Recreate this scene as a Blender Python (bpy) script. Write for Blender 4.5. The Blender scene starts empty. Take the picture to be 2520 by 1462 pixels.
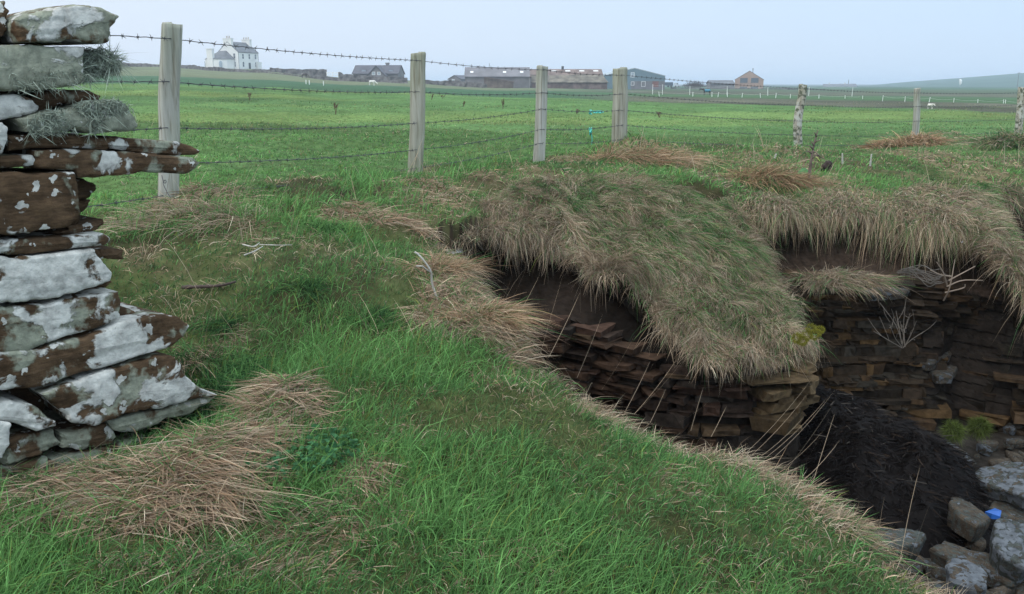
import bpy, math, random
import numpy as np
from mathutils import Vector, Matrix

random.seed(7)
RNG = np.random.default_rng(11)
R = math.radians
SC = bpy.context.scene
COL = SC.collection

# ---------------------------------------------------------------- camera, sky, sun, exposure
F, CU, CV, PITCH = 2182.0, 1260.0, 731.0, R(13.5)      # measured on the photograph at 2520 px width
cam_d = bpy.data.cameras.new('camera')
cam_d.sensor_width = 36.0
cam_d.lens = 36.0 * F / 2520.0
cam_d.clip_start = 0.05
cam_d.clip_end = 9000
cam = bpy.data.objects.new('camera', cam_d)
COL.objects.link(cam)
cam.rotation_euler = (R(90) - PITCH, 0, 0)
SC.camera = cam

SUN_EL, SUN_AZ = R(48), R(215)        # azimuth clockwise from +Y: behind the camera to the left
world = bpy.data.worlds.new('World')
SC.world = world
world.use_nodes = True
wn = world.node_tree
wn.nodes.clear()
w_out = wn.nodes.new('ShaderNodeOutputWorld')
w_bg = wn.nodes.new('ShaderNodeBackground')
w_sky = wn.nodes.new('ShaderNodeTexSky')
w_sky.sky_type = 'NISHITA'
w_sky.sun_disc = False
w_sky.sun_elevation = SUN_EL
w_sky.sun_rotation = SUN_AZ
w_sky.air_density = 1.0
w_sky.dust_density = 3.0
w_tc = wn.nodes.new('ShaderNodeTexCoord')
w_sep = wn.nodes.new('ShaderNodeSeparateXYZ')
w_ramp = wn.nodes.new('ShaderNodeValToRGB')             # the cloud sheet: pale at the horizon, brighter overhead
w_mix = wn.nodes.new('ShaderNodeMix'); w_mix.data_type = 'RGBA'
w_add = wn.nodes.new('ShaderNodeMath'); w_add.operation = 'MULTIPLY_ADD'
w_noise = wn.nodes.new('ShaderNodeTexNoise')
w_map = wn.nodes.new('ShaderNodeMapping')
w_map.inputs['Scale'].default_value = (1.0, 1.0, 5.0)
w_noise.inputs['Scale'].default_value = 2.2
w_noise.inputs['Detail'].default_value = 4
wn.links.new(w_tc.outputs['Generated'], w_map.inputs['Vector'])
wn.links.new(w_map.outputs['Vector'], w_noise.inputs['Vector'])
wn.links.new(w_tc.outputs['Generated'], w_sep.inputs[0])
wn.links.new(w_noise.outputs['Fac'], w_add.inputs[0])
w_add.inputs[1].default_value = 0.05
wn.links.new(w_sep.outputs['Z'], w_add.inputs[2])
wn.links.new(w_add.outputs[0], w_ramp.inputs['Fac'])
els = w_ramp.color_ramp.elements
SKYK = 10.0                                             # the strength below is 0.1
els[0].position = 0.0;  els[0].color = (0.74 * SKYK, 0.83 * SKYK, 0.97 * SKYK, 1)
els[1].position = 0.16; els[1].color = (0.67 * SKYK, 0.79 * SKYK, 0.97 * SKYK, 1)
e = els.new(0.45); e.color = (1.45 * SKYK, 1.62 * SKYK, 1.78 * SKYK, 1)
e = els.new(1.0);  e.color = (2.1 * SKYK, 2.25 * SKYK, 2.4 * SKYK, 1)
w_mix.inputs['Factor'].default_value = 0.86
wn.links.new(w_sky.outputs[0], w_mix.inputs['A'])
wn.links.new(w_ramp.outputs[0], w_mix.inputs['B'])
# thinner cloud, whiter light to the left (towards the sun), bluer to the right
w_side = wn.nodes.new('ShaderNodeMapRange'); w_side.inputs['From Min'].default_value = -.6; w_side.inputs['From Max'].default_value = .6
w_tint = wn.nodes.new('ShaderNodeMix'); w_tint.data_type = 'RGBA'
w_tint.inputs['A'].default_value = (1.10, 1.05, 1.0, 1); w_tint.inputs['B'].default_value = (.84, .94, 1.0, 1)
w_mul = wn.nodes.new('ShaderNodeMix'); w_mul.data_type = 'RGBA'; w_mul.blend_type = 'MULTIPLY'; w_mul.inputs['Factor'].default_value = 1
wn.links.new(w_sep.outputs['X'], w_side.inputs['Value']); wn.links.new(w_side.outputs[0], w_tint.inputs['Factor'])
wn.links.new(w_mix.outputs['Result'], w_mul.inputs['A']); wn.links.new(w_tint.outputs['Result'], w_mul.inputs['B'])
wn.links.new(w_mul.outputs['Result'], w_bg.inputs['Color'])
w_bg.inputs['Strength'].default_value = 0.1
wn.links.new(w_bg.outputs[0], w_out.inputs[0])

sun_d = bpy.data.lights.new('sun', 'SUN')
sun_d.energy = 0.9
sun_d.angle = R(20)
sun_d.color = (1.0, 0.96, 0.9)
sun = bpy.data.objects.new('sun', sun_d)
COL.objects.link(sun)
_sd = Vector((math.sin(SUN_AZ) * math.cos(SUN_EL), math.cos(SUN_AZ) * math.cos(SUN_EL), math.sin(SUN_EL)))
sun.rotation_euler = (-_sd).to_track_quat('-Z', 'Y').to_euler()

SC.view_settings.view_transform = 'Standard'
SC.view_settings.look = 'None'
SC.view_settings.exposure = 0.22
SC.view_settings.gamma = 1.0
SC.cycles.max_bounces = 6
SC.cycles.diffuse_bounces = 3
SC.cycles.transparent_max_bounces = 4

# ---------------------------------------------------------------- helpers
CP, SP = math.cos(PITCH), math.sin(PITCH)
def ray(u, v):
    a, b = (np.asarray(u, float) - CU) / F, (CV - np.asarray(v, float)) / F
    return a, CP + b * SP, -SP + b * CP
def at(u, v, Y):
    """the point at forward distance Y whose bearing was measured on the photograph"""
    x, y, z = ray(u, v)
    return np.array([x / y * Y, Y + 0 * x, z / y * Y]).T if np.ndim(x) else np.array([x / y * Y, Y, z / y * Y])
def onz(u, v, z0):
    x, y, z = ray(u, v)
    k = z0 / z
    return np.array([x * k, y * k, z0])
def vz(u, v, Y):
    x, y, z = ray(u, v)
    return z / y * Y

def h3(ix, iy, iz, seed):
    n = (ix.astype(np.int64) * 374761393 + iy.astype(np.int64) * 668265263 + iz.astype(np.int64) * 2147483647 + seed * 974711) & 0xFFFFFFFF
    n = ((n ^ (n >> 13)) * 1274126177) & 0xFFFFFFFF
    n = ((n ^ (n >> 16)) * 2246822519) & 0xFFFFFFFF
    return ((n ^ (n >> 15)) & 0xFFFFFF) / float(0xFFFFFF)
def vnoise(x, y, z=None, seed=0):
    x, y = np.asarray(x, float), np.asarray(y, float)
    z = np.zeros_like(x) if z is None else np.asarray(z, float)
    ix, iy, iz = np.floor(x), np.floor(y), np.floor(z)
    fx, fy, fz = x - ix, y - iy, z - iz
    fx, fy, fz = fx * fx * (3 - 2 * fx), fy * fy * (3 - 2 * fy), fz * fz * (3 - 2 * fz)
    r = 0
    for dx in (0, 1):
        for dy in (0, 1):
            for dz in (0, 1):
                w = (fx if dx else 1 - fx) * (fy if dy else 1 - fy) * (fz if dz else 1 - fz)
                r = r + w * h3(ix + dx, iy + dy, iz + dz, seed)
    return r * 2 - 1
def fbm(x, y, z=None, oct=4, seed=0):
    r, a, k = 0, 1.0, 1.0
    for i in range(oct):
        r = r + a * vnoise(np.asarray(x) * k, np.asarray(y) * k, None if z is None else np.asarray(z) * k, seed + i)
        a *= 0.5; k *= 2.03
    return r
def sstep(a, b, x):
    t = np.clip((x - a) / (b - a), 0, 1)
    return t * t * (3 - 2 * t)

def tag(o, label=None, cat=None, group=None, kind=None):
    if label: o['label'] = label
    if cat: o['category'] = cat
    if group: o['group'] = group
    if kind: o['kind'] = kind
    return o
def empty(name, loc, label=None, cat=None, group=None):
    o = bpy.data.objects.new(name, None)
    o.location = tuple(float(c) for c in loc)
    o.empty_display_size = 0.1
    COL.objects.link(o)
    return tag(o, label, cat, group)

def mesh_np(name, verts, quads=None, tris=None, mats=(), parent=None, col=None, smooth=False, midx=None, origin=None):
    """verts (N,3); quads (M,4); tris (K,3); world coordinates; parented without moving"""
    verts = np.asarray(verts, np.float32)
    quads = np.zeros((0, 4), np.int32) if quads is None else np.asarray(quads, np.int32)
    tris = np.zeros((0, 3), np.int32) if tris is None else np.asarray(tris, np.int32)
    me = bpy.data.meshes.new(name)
    nq, nt = len(quads), len(tris)
    if parent is not None and origin is None:
        origin = np.array(parent['_o']) if '_o' in parent else np.array(parent.location)
    if origin is not None:
        verts = verts - np.asarray(origin, np.float32)
    me.vertices.add(len(verts)); me.vertices.foreach_set('co', verts.ravel())
    loops = np.concatenate([quads.ravel(), tris.ravel()]).astype(np.int32)
    me.loops.add(len(loops)); me.loops.foreach_set('vertex_index', loops)
    me.polygons.add(nq + nt)
    ls = np.concatenate([np.arange(nq) * 4, nq * 4 + np.arange(nt) * 3]).astype(np.int32)
    me.polygons.foreach_set('loop_start', ls)
    me.polygons.foreach_set('use_smooth', np.full(nq + nt, smooth, dtype=bool))
    if midx is not None:
        me.polygons.foreach_set('material_index', np.asarray(midx, np.int32))
    for m in (mats if isinstance(mats, (list, tuple)) else [mats]):
        me.materials.append(m)
    if col is not None:
        col = np.asarray(col, np.float32)
        if col.shape[1] == 3:
            col = np.concatenate([col, np.ones((len(col), 1), np.float32)], 1)
        ca = me.attributes.new('Col', 'FLOAT_COLOR', 'POINT')
        ca.data.foreach_set('color', col.ravel())
    me.update(calc_edges=True)
    o = bpy.data.objects.new(name, me)
    COL.objects.link(o)
    if parent is not None:
        o.parent = parent
    elif origin is not None:
        o.location = tuple(float(c) for c in origin)
    return o

class MB:
    """collects boxes, prisms and tubes in one mesh"""
    def __init__(s): s.v, s.q, s.t, s.c, s.n = [], [], [], [], 0
    def add(s, v, q=(), t=(), c=None):
        v = np.asarray(v, float).reshape(-1, 3)
        if len(q): s.q.append(np.asarray(q, int) + s.n)
        if len(t): s.t.append(np.asarray(t, int) + s.n)
        s.v.append(v); s.n += len(v)
        s.c.append(np.tile(np.asarray((1, 1, 1) if c is None else c, float), (len(v), 1)) if c is None or np.ndim(c) == 1 else np.asarray(c))
        return s
    BQ = [(0, 3, 2, 1), (4, 5, 6, 7), (0, 1, 5, 4), (1, 2, 6, 5), (2, 3, 7, 6), (3, 0, 4, 7)]
    def hexa(s, p8, c=None): return s.add(p8, s.BQ, c=c)
    def box(s, x0, x1, y0, y1, z0, z1, M=None, c=None):
        p = np.array([(x0, y0, z0), (x1, y0, z0), (x1, y1, z0), (x0, y1, z0), (x0, y0, z1), (x1, y0, z1), (x1, y1, z1), (x0, y1, z1)], float)
        if M is not None: p = M(p)
        return s.hexa(p, c)
    def prism(s, poly, y0, y1, M=None, c=None):
        """a polygon given in x,z (counter-clockwise seen from -y) pushed from y0 to y1"""
        n = len(poly)
        p = np.array([(x, y0, z) for x, z in poly] + [(x, y1, z) for x, z in poly], float)
        if M is not None: p = M(p)
        q = [(i, (i + 1) % n + 0, (i + 1) % n + n, i + n) for i in range(n)]
        q = [(a, d, cc, b) for a, b, cc, d in q]
        t = [(0, i, i + 1) for i in range(1, n - 1)] + [(n, n + i + 1, n + i) for i in range(1, n - 1)]
        return s.add(p, q, t, c)
    def tube(s, pts, rad, sides=6, c=None, cap=True):
        pts = np.asarray(pts, float); n = len(pts)
        rad = np.broadcast_to(np.asarray(rad, float), (n,))
        tg = np.gradient(pts, axis=0); tg /= np.linalg.norm(tg, axis=1, keepdims=True) + 1e-9
        up = np.where(np.abs(tg[:, 2:3]) > 0.9, np.array([[1.0, 0, 0]]), np.array([[0, 0, 1.0]]))
        a = np.cross(tg, up); a /= np.linalg.norm(a, axis=1, keepdims=True) + 1e-9
        b = np.cross(tg, a)
        an = np.linspace(0, 2 * np.pi, sides, endpoint=False)
        ring = pts[:, None] + rad[:, None, None] * (np.cos(an)[None, :, None] * a[:, None] + np.sin(an)[None, :, None] * b[:, None])
        q = []
        for i in range(n - 1):
            for k in range(sides):
                k2 = (k + 1) % sides
                q.append((i * sides + k, i * sides + k2, (i + 1) * sides + k2, (i + 1) * sides + k))
        t = []
        if cap:
            t = [(0, k + 1, k) for k in range(1, sides - 1)] + [((n - 1) * sides, (n - 1) * sides + k, (n - 1) * sides + k + 1) for k in range(1, sides - 1)]
        return s.add(ring.reshape(-1, 3), q, t, c)
    def build(s, name, mats, parent=None, smooth=False, origin=None, col=False):
        v = np.concatenate(s.v)
        return mesh_np(name, v, np.concatenate(s.q) if s.q else None, np.concatenate(s.t) if s.t else None, mats, parent,
                       np.concatenate(s.c) if col else None, smooth, None, origin)

# ---------------------------------------------------------------- materials
def new_mat(name):
    m = bpy.data.materials.new(name); m.use_nodes = True
    nt = m.node_tree; b = nt.nodes['Principled BSDF']
    return m, nt, b
def N(nt, t, **kw):
    n = nt.nodes.new(t)
    for k, v in kw.items():
        if k in n.inputs: n.inputs[k].default_value = v
        else: setattr(n, k, v)
    return n
def noise_col(nt, scale, c0, c1, p0=0.35, p1=0.65, detail=6, vec=None, stretch=None, rough=0.6):
    tc = N(nt, 'ShaderNodeTexCoord')
    src = tc.outputs['Object'] if vec is None else vec
    if stretch:
        mp = N(nt, 'ShaderNodeMapping'); mp.inputs['Scale'].default_value = stretch
        nt.links.new(src, mp.inputs[0]); src = mp.outputs[0]
    n = N(nt, 'ShaderNodeTexNoise', Scale=scale, Detail=detail, Roughness=rough)
    nt.links.new(src, n.inputs['Vector'])
    r = N(nt, 'ShaderNodeValToRGB')
    r.color_ramp.elements[0].position = p0; r.color_ramp.elements[0].color = (*c0, 1)
    r.color_ramp.elements[1].position = p1; r.color_ramp.elements[1].color = (*c1, 1)
    nt.links.new(n.outputs['Fac'], r.inputs[0])
    return r.outputs[0], n.outputs['Fac']
def mixc(nt, a, b, fac, mode='MIX'):
    m = N(nt, 'ShaderNodeMix', data_type='RGBA', blend_type=mode)
    for s, k in ((a, 'A'), (b, 'B')):
        if isinstance(s, (tuple, list)): m.inputs[k].default_value = (*s, 1) if len(s) == 3 else s
        else: nt.links.new(s, m.inputs[k])
    if isinstance(fac, (int, float)): m.inputs['Factor'].default_value = fac
    else: nt.links.new(fac, m.inputs['Factor'])
    return m.outputs['Result']
def bump(nt, b, h, strength=0.5, dist=0.02):
    bp = N(nt, 'ShaderNodeBump', Strength=strength, Distance=dist)
    nt.links.new(h, bp.inputs['Height']); nt.links.new(bp.outputs[0], b.inputs['Normal'])
def attr_mat(name, rough=0.8, translucent=0.0, nscale=0, namp=0.5, bmp=0, spec=0.3):
    """base colour from the mesh's own colour attribute, mottled"""
    m, nt, b = new_mat(name)
    a = N(nt, 'ShaderNodeAttribute', attribute_name='Col')
    c = a.outputs['Color']
    if nscale:
        nc, nf = noise_col(nt, nscale, (1 - namp,) * 3, (1 + namp * 0.6,) * 3, 0.3, 0.7)
        c = mixc(nt, c, nc, 1.0, 'MULTIPLY')
        if bmp: bump(nt, b, nf, 0.8, bmp)
    nt.links.new(c, b.inputs['Base Color'])
    b.inputs['Roughness'].default_value = rough
    b.inputs['Specular IOR Level'].default_value = spec
    if translucent:
        tr = N(nt, 'ShaderNodeBsdfTranslucent'); nt.links.new(c, tr.inputs['Color'])
        mx = N(nt, 'ShaderNodeMixShader'); mx.inputs[0].default_value = translucent
        nt.links.new(b.outputs[0], mx.inputs[1]); nt.links.new(tr.outputs[0], mx.inputs[2])
        nt.links.new(mx.outputs[0], nt.nodes['Material Output'].inputs['Surface'])
    return m
def plain(name, c, rough=0.8, var=0.15, scale=3.0, spec=0.3, metal=0.0):
    m, nt, b = new_mat(name)
    col, _ = noise_col(nt, scale, tuple(x * (1 - var) for x in c), tuple(min(1, x * (1 + var)) for x in c))
    nt.links.new(col, b.inputs['Base Color'])
    b.inputs['Roughness'].default_value = rough
    b.inputs['Specular IOR Level'].default_value = spec
    b.inputs['Metallic'].default_value = metal
    return m

M_GRASS = attr_mat('grass_blade', 0.7, 0.3, spec=0.06)
M_GROUND = attr_mat('turf_ground', 0.95, 0, 9.0, 0.55, 0.02, spec=0.05)
M_SOIL = attr_mat('bare_soil', 0.95, 0, 14.0, 0.6, 0.03, spec=0.03)
M_ROCK = attr_mat('bedded_rock', 0.9, 0, 22.0, 0.55, 0.012, spec=0.06)

def catmull(P, n):
    """P (k,...) control rows -> n rows through them"""
    P = np.asarray(P, float); k = len(P)
    Pe = np.concatenate([2 * P[:1] - P[1:2], P, 2 * P[-1:] - P[-2:-1]])
    t = np.linspace(0, k - 1, n); i = np.minimum(t.astype(int), k - 2); f = t - i
    f = f.reshape((-1,) + (1,) * (P.ndim - 1))
    p0, p1, p2, p3 = Pe[i], Pe[i + 1], Pe[i + 2], Pe[i + 3]
    return 0.5 * (2 * p1 + (p2 - p0) * f + (2 * p0 - 5 * p1 + 4 * p2 - p3) * f ** 2 + (3 * p1 - p0 - 3 * p2 + p3) * f ** 3)
def grid_quads(nr, nc, wrap=False):
    i, j = np.meshgrid(np.arange(nr - 1), np.arange(nc - (0 if wrap else 1)), indexing='ij')
    j2 = (j + 1) % nc
    return np.stack([i * nc + j, i * nc + j2, (i + 1) * nc + j2, (i + 1) * nc + j], -1).reshape(-1, 4)
# ---------------------------------------------------------------- the lie of the land
LIP = [onz(u, v, z)[:2] for u, v, z in [(1060, 555, -.80), (1110, 620, -.84), (1180, 700, -.90), (1260, 800, -.95), (1310, 865, -.99),
       (1450, 935, -1.05), (1550, 1010, -1.1), (1750, 1075, -1.15), (1900, 1125, -1.2), (2000, 1180, -1.24), (2110, 1260, -1.29),
       (2160, 1340, -1.32), (2290, 1405, -1.36), (2420, 1470, -1.4)]]
SEA = [(1.75, 1.8), (2.1, 0.8), (2.6, -1.5), (14, -1.5), (14, 8.2)]
BACK = [(9, 8.9), (7, 9.1), (5.4, 9.0), (4.85, 8.85), (4.55, 8.3), (4.1, 7.7), (3.75, 7.3), (3.45, 6.75), (3.2, 6.7), (2.95, 6.95), (2.65, 6.85), (2.4, 6.95), (2.1, 6.85),
        (1.9, 6.9), (1.75, 7.15), (1.35, 7.2), (.93, 7.1), (.54, 6.8), (.2, 6.5), (-.05, 5.9), (-.3, 5.3)]
POLY = np.array([tuple(p) for p in LIP] + SEA + BACK)
def pdist(x, y, poly, closed=True):
    """signed distance (negative inside) and the index of the nearest edge"""
    x, y = np.asarray(x, float).ravel(), np.asarray(y, float).ravel()
    best = np.full(x.shape, 1e9); idx = np.zeros(x.shape, int); ins = np.zeros(x.shape, bool)
    n = len(poly)
    for i in range(n if closed else n - 1):
        a, b = poly[i], poly[(i + 1) % n]
        ex, ey = b[0] - a[0], b[1] - a[1]
        t = np.clip(((x - a[0]) * ex + (y - a[1]) * ey) / (ex * ex + ey * ey + 1e-12), 0, 1)
        d = np.hypot(x - a[0] - t * ex, y - a[1] - t * ey)
        w = d < best; best[w] = d[w]; idx[w] = i
        if closed:
            c = (a[1] > y) != (b[1] > y)
            xi = a[0] + (y - a[1]) / (ey if abs(ey) > 1e-9 else 1e-9) * ex
            ins ^= c & (x < xi)
    return np.where(ins, -best, best), idx
NL, NS = len(LIP), len(SEA)
EDGE_ROLL = np.array([0.10] * (NL + NS) + [0.07] * 13 + [0.05] * (len(BACK) - 13))
EDGE_W = np.array([0.13] * (NL + NS) + [0.2] * 13 + [0.1] * (len(BACK) - 13))

_cp = [onz(u, v, z) for u, v, z in [(-300, 1462, -1.1), (0, 1462, -1.13), (700, 1462, -1.17), (1260, 1462, -1.22), (1900, 1462, -1.32), (2400, 1462, -1.4),
       (0, 1180, -1.12), (400, 1050, -1.09), (700, 1010, -1.02), (1000, 800, -.93), (1310, 865, -.99), (1550, 1010, -1.1), (1550, 1250, -1.16), (900, 1200, -1.1),
       (1900, 1120, -1.2), (2110, 1250, -1.29), (700, 600, -.75), (500, 700, -.84), (1060, 555, -.79), (900, 520, -.73), (1260, 800, -.95)]]
_cp += [at(*p) for p in [(400, 525, 4.93), (1020, 415, 7.7), (1325, 405, 9.05), (1523, 365, 10.0), (1965, 370, 13.5), (2255, 352, 15.9), (2510, 340, 17.7),
        (1320, 450, 6.7), (1540, 430, 7.3), (1760, 460, 7.4), (1880, 440, 8.4), (2050, 450, 8.2), (2300, 470, 8.0), (2450, 430, 9.6), (2480, 480, 8.8), (1880, 497, 6.9), (2100, 498, 6.95), (2280, 515, 6.8), (2400, 525, 6.7), (100, 420, 7.0), (-600, 500, 5.0), (3300, 470, 9.0)]]
_cp += [np.array(p) for p in [(-3, 0.5, -1.15), (0, .3, -1.3), (1.5, .5, -1.45), (-5, 3, -.9), (2, -1, -1.5)]]
_cp = np.array(_cp)
def _tpsk(r2): return np.where(r2 > 1e-12, 0.5 * r2 * np.log(r2 + 1e-12), 0)
_n = len(_cp)
_K = _tpsk(((_cp[:, None, :2] - _cp[None, :, :2]) ** 2).sum(-1)) + np.eye(_n) * 0.02
_Pm = np.c_[np.ones(_n), _cp[:, :2]]
_A = np.block([[_K, _Pm], [_Pm.T, np.zeros((3, 3))]])
_w = np.linalg.solve(_A, np.r_[_cp[:, 2], np.zeros(3)])
def near_h(x, y):
    x, y = np.clip(np.ravel(x), -6, 12), np.clip(np.ravel(y), -2, 18.5)
    out = np.empty(len(x))
    for s in range(0, len(x), 20000):
        xs, ys = x[s:s + 20000], y[s:s + 20000]
        out[s:s + 20000] = _tpsk((xs[:, None] - _cp[:, 0]) ** 2 + (ys[:, None] - _cp[:, 1]) ** 2) @ _w[:_n] + _w[_n] + _w[_n + 1] * xs + _w[_n + 2] * ys
    return out
# far fields: rows of distance, columns of bearing, the height found from where each band stands against the horizon
FY = np.array([18, 45, 70, 150, 220, 300, 500, 1000, 2500, 8000.])
FU = np.array([-1500, 0, 400, 650, 900, 1260, 1700, 2100, 2520, 4000.])
FV = np.array([[340] * 10,
               [225, 225, 230, 236, 244, 254, 264, 268, 273, 273],
               [203, 203, 207, 214, 222, 232, 246, 251, 258, 258],
               [180, 180, 187, 196, 210, 223, 234, 238, 242, 242],
               [160, 160, 167, 179, 200, 217, 224, 227, 231, 231],
               [152, 152, 158, 170, 193, 214, 218, 221, 223, 223],
               [156, 156, 160, 171, 195, 212, 214, 216, 217, 217],
               [195, 195, 197, 200, 207, 211, 212, 212, 212, 212],
               [208] * 10, [207.5] * 10], float)
FZ = np.array([[vz(FU[j], FV[i, j], FY[i]) for j in range(10)] for i in range(10)])
def far_h(x, y):
    x, y = np.ravel(x).astype(float), np.ravel(y).astype(float)
    Y = np.clip(np.maximum(y, np.hypot(x, y) * 0.55), 18, 8000)
    u = np.clip(CU + F * x / np.maximum(Y, .1) * 0.985, FU[0], FU[-1])
    ly = np.log(Y); LY = np.log(FY)
    i = np.clip(np.searchsorted(LY, ly) - 1, 0, len(FY) - 2); j = np.clip(np.searchsorted(FU, u) - 1, 0, len(FU) - 2)
    a = (ly - LY[i]) / (LY[i + 1] - LY[i]); b = (u - FU[j]) / (FU[j + 1] - FU[j])
    b = b * b * (3 - 2 * b)
    # straight in distance, not in log distance
    a = (Y - FY[i]) / (FY[i + 1] - FY[i])
    return (FZ[i, j] * (1 - a) + FZ[i + 1, j] * a) * (1 - b) + (FZ[i, j + 1] * (1 - a) + FZ[i + 1, j + 1] * a) * b
MOUNDS = []   # (x, y, rx, ry, h) little hummocks under the dry tussocks
def ground_h(x, y, lip=True):
    x, y = np.ravel(x).astype(float), np.ravel(y).astype(float)
    r = np.hypot(x, y)
    w = sstep(14, 19, y)
    w = np.maximum(w, sstep(13, 22, r - np.maximum(y, 0)))
    z = near_h(x, y) * (1 - w) + far_h(x, y) * w
    k = 1 - sstep(20, 60, r)
    z = z + k * (0.045 * fbm(x * 1.3, y * 1.3, oct=3, seed=3) + .018 * fbm(x * 3.4, y * 3.4, oct=2, seed=4) + 0.014 * fbm(x * 6, y * 6, oct=2, seed=9)) + sstep(15, 40, r) * 0.07 * fbm(x * .35, y * .35, oct=3, seed=5)
    for mx, my, rx, ry, mh in MOUNDS:
        z = z + mh * np.exp(-((x - mx) / rx) ** 2 - ((y - my) / ry) ** 2)
    if lip:
        m = (r < 16)
        d, ix = pdist(x[m], y[m], POLY)
        dd = d + 0.05 * fbm(x[m] * 7, y[m] * 7, oct=2, seed=21)
        z[m] -= EDGE_ROLL[ix] * np.exp(-np.maximum(dd, -.05) / EDGE_W[ix])
    return z
def gpt(x, y): return np.array([x, y, float(ground_h([x], [y])[0])])
def hit(u, v, lo=0.8, hi=400.0):
    """where the bearing meets the ground"""
    x, y, z = ray(u, v)
    Ys = np.geomspace(lo, hi, 900)
    g = ground_h(x / y * Ys, Ys, False); s = z / y * Ys - g
    k = np.where(s < 0)[0]
    Y = Ys[k[0]] if len(k) else hi
    return np.array([x / y * Y, Y, float(g[k[0]] if len(k) else g[-1])])

# where the dry straw lies: bearing u,v, half-widths, share of straw, lie of the blades (degrees in plan, 0 = to the right)
PATCH = []
def patch(u, v, ru, rv, s, ang=None, h=0.0):
    c = hit(u, v); a = hit(u, v - rv); b = hit(u, v + rv)
    ry = max(0.05, min(abs(a[1] - c[1]), abs(c[1] - b[1]) * 2.2)); rx = ru / F * math.hypot(*c[:2])
    PATCH.append((c[0], c[1], rx, ry, s, ang))
    if h: MOUNDS.append((c[0], c[1], rx * .8, ry * .8, h))
for a in [(300, 1245, 340, 92, .98, 8, .06), (690, 1010, 120, 66, .97, 200, .06), (545, 1110, 130, 50, .92, 10, .02), (880, 1190, 115, 62, .72, -50, .02), (420, 1390, 430, 58, .6, 20), (960, 1280, 130, 60, .4, None), (740, 1400, 200, 50, .45, None),
          (800, 1300, 220, 70, .6, -30), (1000, 1080, 120, 50, .25, None),
          (1110, 680, 70, 80, .95, -60, .03), (1210, 780, 110, 60, .97, -40, .05), (1100, 770, 90, 45, .8, -60), (1255, 850, 45, 22, .95, -10),
          (1480, 960, 90, 22, .55, -20), (1650, 1045, 110, 20, .5, -15), (1830, 1090, 110, 28, .85, 0), (2010, 1185, 90, 36, .75, 0), (2110, 1290, 55, 50, .7, 10), (2250, 1350, 70, 45, .95, 20),
          (1850, 1200, 160, 60, .28, None), (1640, 1180, 80, 60, .25, -20),
          (500, 520, 115, 48, .75, -150, .08), (320, 548, 90, 28, .7, -160), (600, 560, 100, 40, .4, -150), (830, 520, 70, 20, .85, -10), (950, 535, 90, 14, .8, -10), (1040, 552, 50, 16, .9, -30),
          (420, 680, 80, 30, .25, None), (640, 640, 110, 22, .2, None), (480, 880, 70, 60, .7, -60), (560, 830, 60, 50, .5, -60), (900, 640, 130, 25, .18, None), (340, 640, 50, 30, .5, None),
          (1060, 470, 130, 40, .65, -60), (1190, 440, 70, 20, .85, -30, .04), (1020, 425, 45, 14, .8, 0), (1400, 395, 90, 16, .7, -20), (1300, 420, 60, 16, .7, None), (1240, 480, 60, 25, .3, -60),
          (1570, 385, 85, 30, .95, 10, .14), (1700, 380, 70, 14, .75, None), (1720, 430, 80, 22, .7, -10), (1820, 385, 60, 16, .7, None), (1390, 445, 110, 18, .85, -20, .06), (1545, 440, 40, 24, .9, -90, .06),
          (1890, 420, 100, 40, .95, -60, .12), (1960, 385, 60, 14, .85, None, .06), (2060, 460, 110, 60, .75, -80), (2110, 400, 90, 30, .25, None), (2290, 345, 110, 14, .95, 180, .16), (2200, 362, 80, 10, .8, 180),
          (2360, 360, 60, 12, .8, None, .05), (2300, 470, 90, 30, .8, -80), (2430, 430, 60, 60, .85, -70), (2250, 440, 80, 18, .4, None), (2310, 385, 60, 10, .85, None), (2420, 392, 50, 20, .7, None), (2490, 360, 40, 12, .75, None, .08)]:
    patch(*a)
PATCH = [p if p[5] is not None else p[:5] + (None,) for p in PATCH]
def straw(x, y):
    """share of straw 0..1 and the lie of it in plan"""
    s = np.zeros(len(x)); an = np.full(len(x), np.nan); best = np.zeros(len(x))
    jx = 0.16 * fbm(x * 2.5, y * 2.5, oct=3, seed=31); jy = 0.16 * fbm(x * 2.5, y * 2.5, oct=3, seed=41)
    for cx, cy, rx, ry, k, a in PATCH:
        q = np.hypot((x - cx + jx * rx * 2) / rx, (y - cy + jy * ry * 2) / ry)
        f = k * (1 - sstep(.40, 1.3, q))
        s = np.maximum(s, f)
        if a is not None:
            w = f > best; an[w] = R(a); best = np.maximum(best, f)
    return s, an

FENX = np.array([-5.2, -1.98, -.83, .31, 1.2, 4.36, 7.26, 10.2, 22]); FENY = np.array([-3.6, 4.93, 7.7, 9.05, 10.0, 13.5, 15.9, 17.7, 25.5])
def pasture(x, y):
    """1 on the cropped pasture behind the fence"""
    f = sstep(.1, .7, y - np.interp(x, FENX, FENY) + .25 * fbm(x * 1.2, y * 1.2, oct=2, seed=225)) * (x > -5)
    return np.where(x <= -2, sstep(.0, .6, -(x + 2.1) * .93 + (y - 4.9) * .36), f)
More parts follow.
